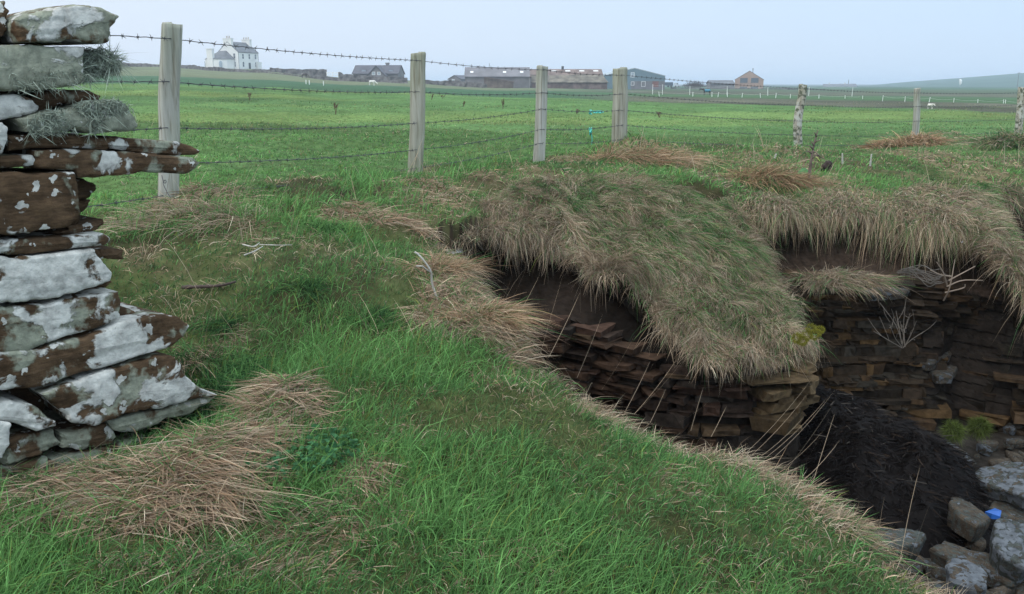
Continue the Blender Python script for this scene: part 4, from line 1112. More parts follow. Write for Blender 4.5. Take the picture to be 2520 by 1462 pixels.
M_WOOD = wood_mat('weathered_wood', (.235, .235, .21), (.42, .415, .38), (.5, .45, .38))
M_WOODG = wood_mat('green_stained_wood', (.20, .20, .16), (.365, .36, .31), (.5, .45, .36))
M_WOODL = wood_mat('lichened_wood', (.28, .26, .22), (.45, .42, .37), (.45, .4, .35), 1.0)
M_WIRE = plain('rusted_galvanised_wire', (.035, .035, .042), .55, .3, 30, .5)
POSTS = [  # u,v of foot; u,v of top; distance; width px; squareness; turn; material; label
    (403, 540, 421, 61, 4.93, 50, .75, 28, M_WOOD, 'tall squared grey timber post nearest the ruined stone wall'),
    (1020, 425, 1029, 132, 7.7, 36, .25, 10, M_WOODG, 'rough grey-brown fence post with streaked face at the head of the gully'),
    (1325, 410, 1337, 164, 9.05, 25, .8, 35, M_WOOD, 'slim pale sawn fence post just left of the thick round strainer'),
    (1523, 372, 1526, 169, 10.0, 37, 0, 0, M_WOODG, 'thick round strainer post with a knot near its top'),
    (1963, 378, 1971, 209, 13.5, 20, 0, 0, M_WOODL, 'crooked lichen-mottled post behind the dead weed stem'),
    (2253, 360, 2259, 218, 15.9, 14, .6, 20, M_WOOD, 'thin plain grey post standing in a brown tussock'),
    (2505, 345, 2514, 216, 17.7, 17, 0, 0, M_WOODL, 'lichen-mottled post at the right end of the fence')]
PB = []
def build_posts():
    for i, (u0, v0, u1, v1, Y, wpx, sq, turn, mat, lab) in enumerate(POSTS):
        b = at(u0, v0, Y); t = at(u1, v1, Y + .01)
        rad = wpx / F * Y / 2
        PB.append((b, t, rad))
        nz, na = 46, 28
        an = np.linspace(0, 2 * np.pi, na, endpoint=False)
        V = []
        for k in range(nz):
            f = k / (nz - 1)
            c = b + (t - b) * f - np.array([0, 0, .3]) * (1 - f) ** 3
            sw = .010 * np.array([fbm(np.array([f * 2.2]), np.array([i * 9.]), oct=2, seed=1)[0], fbm(np.array([f * 2.2]), np.array([i * 9. + 5]), oct=2, seed=2)[0], 0]) * (2.4 if i == 4 else 1)
            p = 2 + sq * 8
            r = rad / (np.abs(np.cos(an)) ** p + np.abs(np.sin(an)) ** p) ** (1 / p)
            if sq > .5: r = r * .9
            r = r * (1 + (.05 if sq < .5 else .025) * fbm(np.cos(an) * 3 + i * 7, np.sin(an) * 3, f * 2.5 + 0 * an, oct=3, seed=41))
            r = r * (1.04 - .07 * f)
            a2 = an + R(turn)
            V.append(np.c_[c[0] + sw[0] + r * np.cos(a2), c[1] + sw[1] + r * np.sin(a2), c[2] + 0 * r])
        for s_, dz in ((.9, .006), (.45, .007), (0.01, .007)):
            top = V[nz - 1]; cc = top.mean(0)
            V.append(cc + (top - cc) * s_ + np.array([0, 0, dz]) + np.c_[0 * an, 0 * an, .12 * (top[:, 0] - cc[0]) * (1 if i % 2 else -1)])
        V = np.concatenate(V)
        o = mesh_np('fence_post', V, grid_quads(nz + 3, na, True), None, mat, None, None, True, None, b)
        tag(o, lab, 'fence post', 'posts of the wire fence')
build_posts()
# strands: the row where each crosses each post
STR = [('topmost', [95, 149, 172, 185, 218, 229, 228]), ('second from the top', [201, 226, 228, 231, 259, 262, 257]), ('middle', [315, 303, 268, 271, 298, 298, 292]),
       ('fourth from the top', [402, 369, 318, 308, 332, 332, 322]), ('lowest', [482, 414, 352, 343, 358, 349, 338])]
def barbed(name_pts, spacing, rnd, r=.0024):
    mb = MB()
    P = np.asarray(name_pts); L = np.r_[0, np.cumsum(np.linalg.norm(np.diff(P, axis=0), axis=1))]
    n = int(L[-1] / .06); t = np.linspace(0, L[-1], n)
    Q = np.stack([np.interp(t, L, P[:, k]) for k in range(3)], 1)
    Q = Q + np.stack([0 * t, .002 * np.sin(t * 40), .002 * np.cos(t * 40)], 1)
    mb.tube(Q, r, 5)
    for s in np.arange(spacing * .4, L[-1], spacing):
        s = s + rnd.normal(0, .006)
        c = np.array([np.interp(s, L, P[:, k]) for k in range(3)])
        tg = np.array([np.interp(s + .01, L, P[:, k]) for k in range(3)]) - c; tg /= np.linalg.norm(tg) + 1e-9
        a0 = rnd.uniform(0, 3.14)
        side = unit(np.cross(tg, [0, 0, 1.])); up = np.cross(side, tg)
        mb.tube([c - tg * .007, c + tg * .007], .0042, 5)
        for q in range(4):
            a = a0 + q * math.pi / 2 + rnd.normal(0, .2)
            d = side * math.cos(a) + up * math.sin(a) + tg * rnd.choice([-.45, .45])
            mb.tube([c + tg * (q - 1.5) * .003, c + d * .010, c + d * .019], [.0020, .0016, .0005], 4)
    return mb
def build_wires():
    rnd = np.random.default_rng(77)
    for k, (nm, vs) in enumerate(STR):
        pts = []
        for (b, t, rad), v, po in zip(PB, vs, POSTS):
            zz = vz(0, v, 0) if False else None
            Yp = po[4] - rad
            z = vz(CU, v, Yp); f = np.clip((z - b[2]) / (t[2] - b[2]), -.2, 1.0); c = b + (t - b) * f
            pts.append(np.array([c[0] + rad * .2, Yp - .003, z]))
        pts = [pts[0] + (pts[0] - pts[1]) * .85] + pts + [pts[-1] + (pts[-1] - pts[-2]) * 1.0]
        full = []
        for a, c in zip(pts[:-1], pts[1:]):
            for f in np.linspace(0, 1, 14)[:-1]:
                p = a + (c - a) * f; p[2] -= .022 * 4 * f * (1 - f) * (1 if k else .7)
                full.append(p)
        full.append(pts[-1])
        o = barbed(full, .098, rnd).build('barbed_wire', M_WIRE)
        tag(o, f'{nm} strand of dark barbed wire strung along the fence posts', 'barbed wire', 'strands of the wire fence')
    p = [at(*a) for a in [(398, 432, 4.86), (404, 450, 4.83), (409, 448, 4.82), (406, 443, 4.82), (402, 452, 4.82), (412, 475, 4.8), (424, 492, 4.78), (436, 515, 4.72), (450, 540, 4.68)]]
    o = MB().tube(catmull(p, 60), .002, 5).build('loose_wire', M_WIRE)
    tag(o, 'loose end of wire curling off the foot of the tall squared post', 'wire')
build_wires()
# ---------------------------------------------------------------- farmsteads on the skyline
M_WHITE = plain('white_harling', (.66, .66, .65), .9, .06, .4)
M_SLATE = plain('grey_slate', (.115, .12, .13), .8, .2, .8)
M_DKROOF = plain('dark_roof', (.085, .085, .10), .85, .15, .8)
M_GREYW = plain('grey_render', (.16, .155, .16), .95, .2, .5)
M_GREYR = plain('weathered_sheet_roof', (.155, .15, .16), .9, .2, .4)
M_RUST = plain('rusty_sheet_roof', (.15, .11, .095), .95, .4, .5)
M_MOSSR = plain('mossy_rusty_roof', (.125, .11, .085), .95, .5, .7)
M_BLUE = plain('blue_grey_cladding', (.12, .18, .21), .7, .08, .5)
M_BLUER = plain('pale_blue_roof', (.26, .31, .34), .6, .08, .5)
M_TAN = plain('ochre_timber_cladding', (.33, .235, .185), .85, .1, .7)
M_PANE = plain('window_glass', (.07, .09, .11), .15, .1, 3, .6)
M_PANEL = plain('pale_glass', (.30, .36, .42), .2, .1, 3, .6)
M_FRAME = plain('white_paint', (.75, .75, .74), .6, .05, 3)
M_DOOR = plain('dark_door', (.05, .055, .06), .6, .2, 3)
M_RED = plain('red_brown_door', (.17, .07, .06), .7, .2, 2)
M_STONEG = plain('grey_fieldstone', (.095, .09, .088), .95, .75, 1.1)
M_POT = plain('chimney_pot', (.30, .25, .2), .9, .1, 3)

def frame_at(O, rot):
    c, s = math.cos(rot), math.sin(rot)
    O = np.asarray(O, float)
    def M(p):
        p = np.asarray(p, float)
        return np.stack([O[0] + p[:, 0] * c - p[:, 1] * s, O[1] + p[:, 0] * s + p[:, 1] * c, O[2] + p[:, 2]], 1)
    return M
def gable_end(root, M, w, l, eave, ridge, mw, mr, ov=.25, th=.18):
    """gable at y=0, ridge running back to y=l"""
    MB().prism([(0, -2.5), (w, -2.5), (w, eave), (w / 2, ridge), (0, eave)], 0, l, M).build('wall', mw, root)
    k = (ridge - eave) / (w / 2)
    mb = MB()
    mb.prism([(-ov, eave - ov * k + .02), (w / 2, ridge + .02), (w / 2, ridge + .02 + th), (-ov, eave - ov * k + .02 + th)], -ov * .6, l + ov * .6, M)
    mb.prism([(w / 2 + .005, ridge + .02), (w + ov, eave - ov * k + .02), (w + ov, eave - ov * k + .02 + th), (w / 2 + .005, ridge + .02 + th)], -ov * .6, l + ov * .6, M)
    return mb.build('roof', mr, root)
def long_side(root, M, w, d, eave, ridge, mw, mr, ov=.3, th=.15):
    """eaves wall facing us at y=0, ridge parallel to it"""
    M2 = lambda p: M(np.stack([p[:, 1], p[:, 0], p[:, 2]], 1))
    mb = MB(); poly = [(0, -2.5), (d, -2.5), (d, eave), (d / 2, ridge), (0, eave)]
    mb.prism(poly[::-1], 0, w, M2); mb.build('wall', mw, root)
    k = (ridge - eave) / (d / 2)
    mb = MB()
    mb.prism([(-ov, eave - ov * k + .02), (d / 2, ridge + .02), (d / 2, ridge + .02 + th), (-ov, eave - ov * k + .02 + th)][::-1], -.2, w + .2, M2)
    mb.prism([(d / 2 + .005, ridge + .02), (d + ov, eave - ov * k + .02), (d + ov, eave - ov * k + .02 + th), (d / 2 + .005, ridge + .02 + th)][::-1], -.2, w + .2, M2)
    return mb.build('roof', mr, root)
def window(root, M, face, a0, a1, z0, z1, w=0, pane=None, fr=None, name='window', bars=1, ft=.09):
    fx = (lambda p: M(p)) if face == 'front' else (lambda p: M(np.stack([w - p[:, 1], p[:, 0], p[:, 2]], 1)))
    mb = MB()
    mb.box(a0, a1, -.10, .0, z0, z0 + ft, fx).box(a0, a1, -.10, .0, z1 - ft, z1, fx)
    mb.box(a0, a0 + ft, -.095, .0, z0 + ft, z1 - ft, fx).box(a1 - ft, a1, -.095, .0, z0 + ft, z1 - ft, fx)
    if bars: mb.box(a0 + ft, a1 - ft, -.09, .0, (z0 + z1) / 2 - ft * .4, (z0 + z1) / 2 + ft * .4, fx)
    f = mb.build(name, fr or M_FRAME, root)
    MB().box(a0 + ft * .5, a1 - ft * .5, -.05, -.01, z0 + ft * .5, z1 - ft * .5, fx).build('pane', pane or M_PANE, f, origin=root.location)
    return f
def chimney(root, M, x0, x1, y0, y1, z0, z1, mat, pots=3, parent=None):
    p = parent or root
    ch = MB().box(x0, x1, y0, y1, z0, z1, M).box(x0 - .12, x1 + .12, y0 - .12, y1 + .12, z1 + .002, z1 + .22, M).build('chimney', mat, p, origin=root.location)
    return ch
def pots(ch, root, M, x0, x1, y, z, n):
    for i in range(n):
        x = x0 + (i + .5) * (x1 - x0) / n
        pts = M(np.array([(x, y, z), (x, y, z + .75)]))
        o = MB().tube(pts, [.16, .12], 8).build('chimney_pot', M_POT, None)
        # a sub-part of the chimney is as deep as parts go: pots belong to the house itself
        o.parent = root; o.location = (0, 0, 0)
        me = o.data; me.transform(Matrix.Translation(-Vector(root.location)))

def build_white_house():
    Y = 300.; m = Y / F
    X0 = (562 - CU) * m; rot = -R(22)
    root = empty('farmhouse', (X0, Y, vz(CU, 172, Y)), 'tall white farmhouse with chimneys alone on the left skyline', 'house')
    M = frame_at(root.location, rot)
    w, l, ev, rg = 8.0, 10.3, 5.5, 8.7
    rf = gable_end(root, M, w, l, ev, rg, M_WHITE, M_SLATE, .15)
    c1 = chimney(root, M, 2.4, 5.6, -.05, 1.0, 7.0, 9.7, M_WHITE, 3, rf); pots(c1, root, M, 3.2, 4.9, .5, 9.9, 3)
    c2 = chimney(root, M, 2.4, 5.6, l - 1.0, l + .05, 7.0, 9.7, M_WHITE, 4, rf); pots(c2, root, M, 2.6, 5.2, l - .5, 9.9, 4)
    window(root, M, 'front', 6.05, 6.95, 3.5, 5.2); window(root, M, 'front', 6.05, 6.95, .9, 2.6)
    for y in (1.8, 5.0, 8.2):
        window(root, M, 'side', y, y + 1.0, 3.4, 5.1, w)
        if y != 5.0: window(root, M, 'side', y, y + 1.0, .9, 2.6, w)
    MB().box(w + .0, w + .08, 5.0, 6.0, -.3, 2.3, M).build('door', M_DOOR, root)
    MB().box(w - .04, w + .06, .02, .12, 0, ev, M).build('downpipe', M_DOOR, root)
    MB().box(w - .04, w + .06, l - .15, l - .05, 0, ev, M).build('downpipe', M_DOOR, root)
    MB().box(w - 1, w + .9, l - 1.6, l + .4, -1, 2.6, M).build('porch', M_WHITE, root)
    # the bowed wing in front of the gable
    cx, cy, rx, ry = 1.6, -1.0, 4.9, 4.6
    a = np.radians([0, -28, -62, -90, -118, -152, -180]); ring = [(cx + rx * math.cos(t), cy + ry * math.sin(t)) for t in a] + [(cx - rx, 2.5), (cx + rx, .5)]
    n = len(ring)
    def polybox(ring, z0, z1):
        p = M(np.array([(x, y, z0) for x, y in ring] + [(x, y, z1) for x, y in ring]))
        q = [(i, (i + 1) % n, (i + 1) % n + n, i + n) for i in range(n)]
        return MB().add(p, q, [(n, n + i, n + i + 1) for i in range(1, n - 1)])
    polybox(ring, -2.5, 3.3).build('wing_wall', M_WHITE, root)
    ro = [(cx + (x - cx) * 1.05, cy + (y - cy) * 1.05) for x, y in ring]
    p = M(np.array([(x, y, 3.302) for x, y in ro] + [(cx - 1.0, .6, 6.2), (cx + 1.6, .3, 6.2)]))
    tri = []
    for i in range(n):
        j = (i + 1) % n; near = n if (ro[i][0] + ro[j][0]) / 2 < cx else n + 1
        tri.append((i, j, near))
    tri += [(3, n + 1, n), (7, 8, n + 1), (7, n + 1, n)]
    MB().add(p, (), tri).build('wing_roof', M_SLATE, root)
    chimney(root, M, .2, 2.4, cy - ry - .15, cy - ry + .9, 0, 6.3, M_WHITE, 1)
    for t0 in (-128, -52):
        t = R(t0); bx, by = cx + rx * .98 * math.cos(t), cy + ry * .98 * math.sin(t)
        Mb = frame_at(M(np.array([(bx, by, 0)]))[0], rot + t + R(90))
        pl = [(-.6, .5), (.6, .5), (.6, 2.2)] + [(.6 * math.cos(q), 2.2 + .6 * math.sin(q)) for q in np.radians([30, 60, 90, 120, 150])] + [(-.6, 2.2)]
        f = MB().prism(pl, -.28, 0, Mb).build('arched_window', M_FRAME, root)
        MB().prism([(x * .82, .5 + (z - .5) * .93 + .08) for x, z in pl], -.31, -.2, Mb).build('pane', M_PANEL, f, origin=root.location)
build_white_house()

def simple_root(name, u0, vb, Y, label, cat, group=None):
    return empty(name, ((u0 - CU) / F * Y, Y, vz(CU, vb, Y)), label, cat, group)
def build_farms():
    # dark-roofed cottage with a cross gable and dormers
    Y = 232.; m = Y / F
    r = simple_root('cottage', 880, 191, Y, 'low dark-roofed cottage with dormers and a pale cross gable', 'house'); M = frame_at(r.location, R(-6))
    long_side(r, M, 110 * m, 7, 1.0, 2.95, M_GREYW, M_DKROOF)
    Mg = frame_at(M(np.array([(4.2, -1.6, 0)]))[0], R(-6)); 
    gw = MB().prism([(0, -1.5), (4.6, -1.5), (4.6, .4), (2.3, 2.75), (0, .4)], 0, 3, Mg).build('gable_wall', M_GREYR, r)
    MB().prism([(-.3, .12), (2.3, 2.78), (2.3, 2.98), (-.3, .32)], -.3, 4, Mg).prism([(2.31, 2.78), (4.9, .12), (4.9, .32), (2.31, 2.98)], -.3, 4, Mg).build('gable_roof', M_DKROOF, r)
    for x in (1.2, 2.6): window(r, Mg, 'front', x, x + .8, .6, 1.4, 0, M_PANEL, None, 'window', 0)
    for x in (2.0, 9.0):
        d = MB().box(x, x + 1.3, .8, 3, .6, 1.9, M).build('dormer', M_DKROOF, r)
        MB().box(x + .1, x + 1.2, .72, .79, .8, 1.8, M).build('dormer_window', M_PANEL, d, origin=r.location)
    chimney(r, M, 7.8, 8.6, 3.2, 3.9, 2.4, 3.5, M_GREYW)
    # small house left of the barns
    Y = 265.; m = Y / F
    r = simple_root('cottage', 1108, 204, Y, 'small grey house half hidden left of the long barn', 'house'); M = frame_at(r.location, R(-25))
    gable_end(r, M, 4.0, 9, 1.0, 2.0, M_GREYR, M_DKROOF); window(r, M, 'front', 1.2, 2.0, .2, 1.0, 0, M_PANEL, None, 'window', 0)
    # long barn
    Y = 222.; m = Y / F
    r = simple_root('barn', 1148, 218, Y, 'long grey barn with small pale skylights in a plain roof', 'barn'); M = frame_at(r.location, 0)
    W = 153 * m
    rf = long_side(r, M, W, 8, 2.85, 4.95, M_GREYW, M_GREYR)
    def sky_l(x, f, w=.75, h=.3):
        y, z = f * 4.0, 2.85 + f * 2.1
        MB().hexa(M(np.array([(x, y - h, z - h * .525 + .1), (x + w, y - h, z - h * .525 + .1), (x + w, y + h, z + h * .525 + .1), (x, y + h, z + h * .525 + .1)] + [(x, y - h, z - h * .525 + .24), (x + w, y - h, z - h * .525 + .24), (x + w, y + h, z + h * .525 + .24), (x, y + h, z + h * .525 + .24)]))).build('skylight', M_FRAME, rf, origin=r.location)
    for x in (1.2, 9.2, 13.4): sky_l(x, .42)
    MB().tube(M(np.array([(5.8, 4, 4.9), (5.8, 4, 6.1)])), .05, 6).build('vent_pipe', M_DOOR, r)
    r = simple_root('shed', 1193, 219, 217., 'low brown lean-to shed against the long grey barn', 'shed'); M = frame_at(r.location, 0)
    MB().prism([(0, -1), (7, -1), (7, 1.6), (.6, 2.6), (0, 2.5)], 0, 3.5, M).build('wall', plain('brown_stone', (.12, .095, .08), .95, .4, .8), r)
    MB().prism([(.0, 2.62), (7.2, 1.55), (7.2, 1.7), (.0, 2.8)], -.2, 3.7, M).build('roof', M_RUST, r)
    # second barn and its rusty lean-to
    Y = 232.; m = Y / F
    r = simple_root('barn', 1303, 218, Y, 'long barn with a row of pale rooflights above the rusty lean-to', 'barn'); M = frame_at(r.location, R(1))
    W = 174 * m
    rf = long_side(r, M, W, 9, 2.9, 4.7, M_GREYW, M_RUST)
    for i in range(5):
        x = 2.0 + i * 3.6; f = .72; y, z = f * 4.5, 2.9 + f * 1.8; h = .25; w = 1.3
        MB().hexa(M(np.array([(x, y - h, z - h * .4 + .1), (x + w, y - h, z - h * .4 + .1), (x + w, y + h, z + h * .4 + .1), (x, y + h, z + h * .4 + .1)] + [(x, y - h, z - h * .4 + .24), (x + w, y - h, z - h * .4 + .24), (x + w, y + h, z + h * .4 + .24), (x, y + h, z + h * .4 + .24)]))).build('rooflight', M_FRAME, rf, origin=r.location)
    MB().box(8.3, 8.9, 4.2, 4.8, 4.5, 5.6, M).build('chimney', M_DOOR, rf, origin=r.location)
    r = simple_root('shed', 1308, 219, 223., 'low lean-to with a sagging mossy rust-brown roof before the barns', 'shed'); M = frame_at(r.location, 0)
    W = 180 * 223 / F
    MB().box(0, W, 0, 5, -1.5, 1.45, M).build('wall', plain('red_brown_stone', (.13, .095, .085), .95, .45, .8), r)
    x = np.linspace(-.2, W + .2, 24); sag = -.12 * np.sin((x - x[0]) / (W + .4) * np.pi * 2) - .1
    lo = M(np.stack([x, -.3 + 0 * x, 1.46 + sag * .0], 1)); hi = M(np.stack([x * .94 + .1, 4.2 + 0 * x, 3.35 + sag], 1))
    up = np.array([0, 0, .15]); V = np.stack([lo, hi, lo + up, hi + up], 1).reshape(-1, 3); q = []
    for i in range(23):
        a = i * 4; q += [(a, a + 1, a + 5, a + 4), (a + 2, a + 6, a + 7, a + 3), (a, a + 4, a + 6, a + 2), (a + 1, a + 3, a + 7, a + 5)]
    q += [(0, 2, 3, 1), (92, 93, 95, 94)]
    mesh_np('roof', V, q, None, M_MOSSR, r)
    # blue-grey shed
    Y = 246.; m = Y / F
    r = simple_root('shed', 1479, 215, Y, 'big blue-grey clad agricultural shed behind the thick round post', 'shed'); M = frame_at(r.location, R(3))
    W = 148 * m
    gable_end(r, M, W, 22, 2.9, 4.9, M_BLUE, M_BLUER, .1)
    xx = lambda u: (u - 1479) * m
    window(r, M, 'front', xx(1544), xx(1553), 2.6, 3.9, 0, M_PANEL, None, 'window', 1)
    window(r, M, 'front', xx(1501), xx(1507), 2.0, 3.2, 0, M_PANEL, None, 'window', 0)
    window(r, M, 'front', xx(1545), xx(1553), .5, 1.5, 0, M_PANEL, None, 'window', 0)
    window(r, M, 'front', xx(1570), xx(1580), .2, 1.6, 0, M_PANE, None, 'glazed_door', 0)
    MB().box(xx(1597), xx(1612), -.1, 0, .1, 1.6, M).build('door', M_RED, r)
    MB().box(xx(1545), W, -.06, 0, -1, 1.62, M).build('base_course', M_GREYR, r)
    # ochre clad house
    Y = 300.; m = Y / F
    r = simple_root('house', 1793, 218, Y, 'ochre timber-clad modern house with large gable windows', 'house'); M = frame_at(r.location, R(-14))
    w = 64 * m / math.cos(R(14)); l = 25 * m / math.sin(R(14))
    rf = gable_end(r, M, w, l, 2.75, 5.5, M_TAN, M_SLATE, .12)
    for a in (.17, .55):
        window(r, M, 'front', w * a, w * (a + .29), 1.7, 3.5, 0, M_PANE, M_TAN, 'window', 0, .12)
        window(r, M, 'front', w * a, w * (a + .29), -.3, .75, 0, M_PANE, M_TAN, 'window', 0, .12)
    window(r, M, 'side', l * .42, l * .56, 1.2, 2.4, w, M_PANE, M_TAN, 'window', 0, .1)
    MB().tube(M(np.array([(w * .62, l * .5, 4.6), (w * .62, l * .5, 6.4)])), .1, 8).tube(M(np.array([(w * .62, l * .5, 6.3), (w * .62, l * .5, 6.5)])), .2, 8).build('flue', M_DOOR, rf, origin=r.location)
    r = simple_root('shed', 1735, 218, 296., 'low grey outbuilding attached left of the ochre house', 'shed'); M = frame_at(r.location, 0)
    long_side(r, M, 57 * 296 / F, 6, 1.5, 2.5, M_GREYW, M_SLATE)
    # houses near the foot of the hill
    for u0, u1, vt, lab, rr in ((2005, 2046, 208, 'faint grey-roofed house left of the pair at the foot of the hill', 18), (2048, 2086, 207.5, 'faint pale house right of the pair at the foot of the hill', 0)):
        Y = 640.; m = Y / F
        r = simple_root('house', u0, 219, Y, lab, 'house'); M = frame_at(r.location, R(-rr))
        long_side(r, M, (u1 - u0) * m, 7, 1.9, (217 - vt) * m + .6, M_WHITE, M_SLATE)
        MB().box((u1 - u0) * m * .3, (u1 - u0) * m * .3 + .8, 3, 3.7, 2.5, (217 - vt) * m + 1.5, M).build('chimney', M_WHITE, r)
        for k in (.2, .5, .8): window(r, M, 'front', (u1 - u0) * m * k - .5, (u1 - u0) * m * k + .5, .4, 1.4, 0, M_PANE)
build_farms()

def field_wall(pts, label, seed):
    """pts: (u, v of the top, height px, distance)"""
    P = []
    for u, v, hp, Y in pts: P.append(((u - CU) / F * Y, Y, vz(CU, v, Y), hp / F * Y))
    P = np.array(P); L = np.r_[0, np.cumsum(np.hypot(*np.diff(P[:, :2], axis=0).T))]
    n = max(12, int(L[-1] / .35)); t = np.linspace(0, L[-1], n)
    q = np.stack([np.interp(t, L, P[:, k]) for k in range(4)], 1)
    jag = .16 * (h3(np.floor(t / .5).astype(int), 0 * t.astype(int), 0 * t.astype(int), seed) - .5) + .12 * fbm(t * .25, t * 0, oct=3, seed=seed)
    q[:, 2] += jag
    rows = []
    for dy, fz, dn in ((-.5, 1.6, 0), (-.32, .5, 1), (-.2, .0, 1), (.2, .0, 1), (.5, 1.6, 0)):
        r = q[:, :3].copy(); r[:, 1] += dy + .06 * fbm(t * 2, t * 0 + fz * 3, oct=2, seed=seed + 5); r[:, 2] -= q[:, 3] * fz; rows.append(r)
    V = np.stack(rows, 0).reshape(-1, 3)
    o = mesh_np('field_wall', V, grid_quads(5, n), [(0, n, 2 * n), (0, 2 * n, 3 * n), (0, 3 * n, 4 * n)], M_STONEG, None, None, False, None, V.mean(0))
    tag(o, label, 'stone wall')
field_wall([(100, 150, 8, 245), (310, 154.5, 7, 240), (492, 161, 8, 232), (650, 173.6, 9, 222), (756, 186, 10, 212), (1010, 202, 10, 200)], 'long dark stone wall running down the slope before the white farmhouse', 3)
field_wall([(683, 168, 18, 245), (750, 169, 18, 245), (818, 172.5, 14, 245)], 'high garden wall of dark stone just right of the white farmhouse', 8)
field_wall([(640, 171.5, 8, 252), (683, 171, 14, 250)], 'short low wall at the foot of the white farmhouse', 12)
field_wall([(846, 176, 14, 212), (853, 176, 14, 212), (854, 181, 10, 212), (930, 187, 10, 212), (1010, 191, 12, 212)], 'dark stone wall with an end pillar before the dormered cottage', 17)
field_wall([(1036, 196, 14, 214), (1100, 198, 12, 214), (1150, 200, 12, 212), (1200, 206, 10, 210)], 'rubble wall between the fence post and the long grey barn', 23)
field_wall([(1640, 216, 4, 290), (1740, 217, 4, 288), (1960, 217.5, 4, 285), (2010, 220, 4, 290)], 'low rubble wall in front of the ochre house', 29)
field_wall([(1990, 218.5, 5, 400), (2180, 221.5, 5, 400), (2350, 223, 5, 395), (2700, 225, 6, 380)], 'distant dark wall along the foot of the hill', 37)

# ---------------------------------------------------------------- vehicles, animals, small things of the fields
def build_vehicles():
    Y = 262.; m = Y / F
    r = simple_root('trailer', 1630, 215, Y, 'dark blue-grey box trailer parked right of the blue-grey shed', 'trailer'); M = frame_at(r.location, R(8))
    MB().box(0, 16 * m, 0, 1.9, .45, 1.35, M).build('body', plain('trailer_paint', (.07, .10, .13), .6), r)
    MB().box(.05, 16 * m - .05, .05, 1.85, 1.352, 1.45, M).build('roof', plain('trailer_roof', (.2, .24, .27), .6), r)
    for x in (.5, 1.4): MB().tube(M(np.array([(x, -.06, .3), (x, .14, .3)])), .3, 14).build('wheel', M_DOOR, r)
    MB().box(-.7, 0, .9, 1.0, .45, .52, M).build('drawbar', M_DOOR, r)
    r = simple_root('van', 1649, 215, Y + 4, 'small pale van parked left of the bare bush', 'van'); M = frame_at(r.location, R(4))
    mb = MB().prism([(0, .35), (1.55, .35), (1.55, .8), (1.2, .88), (1.0, 1.25), (0, 1.3)], 0, 1.1, M)
    mb.build('body', plain('van_paint', (.5, .55, .6), .4), r)
    MB().prism([(.62, .85), (1.08, .85), (.96, 1.18), (.62, 1.18)], -.02, 0.0, M).build('side_window', M_PANE, r)
    for x in (.3, 1.2): MB().tube(M(np.array([(x, -.04, .25), (x, .12, .25)])), .24, 14).build('wheel', M_DOOR, r)
    MB().box(1.52, 1.58, .1, .3, .55, .68, M).build('headlight', M_FRAME, r)
build_vehicles()

def quadruped(name, label, cat, pos, rot, L, H, cols, headdown=.4, neck=.4, thick=1.0, patchfn=None):
    """one continuous body grown from tubes; L body length, H height at the shoulder, facing +x"""
    M = frame_at(pos, rot)
    mb = MB(); T = lambda p: M(np.array(p, float))
    b = H * .58
    mb.tube(T([(-L * .5, 0, H * .80), (-L * .42, 0, H * .80), (-L * .2, 0, H * .77), (L * .12, 0, H * .76), (L * .36, 0, H * .80), (L * .48, 0, H * .84)]), np.array([.05, .17, .185, .20, .19, .1]) * H * thick, 12)
    for y in (-.11 * H, .11 * H):
        mb.tube(T([(-L * .40, y, H * .75), (-L * .36, y, H * .52), (-L * .47, y, H * .33), (-L * .44, y, H * .12), (-L * .43, y, 0)]), np.array([.13, .085, .045, .035, .04]) * H, 8)
        mb.tube(T([(L * .36, y, H * .75), (L * .37, y, H * .5), (L * .37, y, H * .28), (L * .37, y, .0)]), np.array([.11, .07, .04, .04]) * H, 8)
    hx, hz = L * .5 + neck * H * math.cos(headdown), H * .88 + neck * H * math.sin(headdown)
    mb.tube(T([(L * .38, 0, H * .84), (L * .5, 0, H * .9 + .05 * math.sin(headdown)), (hx, 0, hz)]), np.array([.15, .12, .08]) * H * min(1, thick), 10)
    mb.tube(T([(hx - .02 * H, 0, hz + .03 * H), (hx + .16 * H, 0, hz - .10 * H), (hx + .30 * H, 0, hz - .24 * H)]), np.array([.085, .075, .05]) * H, 8)
    for y in (-.04 * H, .04 * H): mb.tube(T([(hx, y, hz + .05 * H), (hx + .01 * H, y * 1.5, hz + .16 * H)]), np.array([.03, .01]) * H, 6)
    mb.tube(T([(-L * .49, 0, H * .84), (-L * .56, 0, H * .7), (-L * .57, 0, H * .42)]), np.array([.035, .045, .02]) * H, 6)
    o = mb.build(name, plain(name + '_coat', cols[0], .9, .25, 4), None, True, pos)
    md = o.modifiers.new('skin', 'REMESH'); md.mode = 'VOXEL'; md.voxel_size = H * .022; md.use_smooth_shade = True
    sm = o.modifiers.new('smooth', 'SMOOTH'); sm.iterations = 3
    tag(o, label, cat)
    return o, M
def ground_at(u, Y):
    x = (u - CU) / F * Y; return np.array([x, Y, float(ground_h([x], [Y], False)[0])])
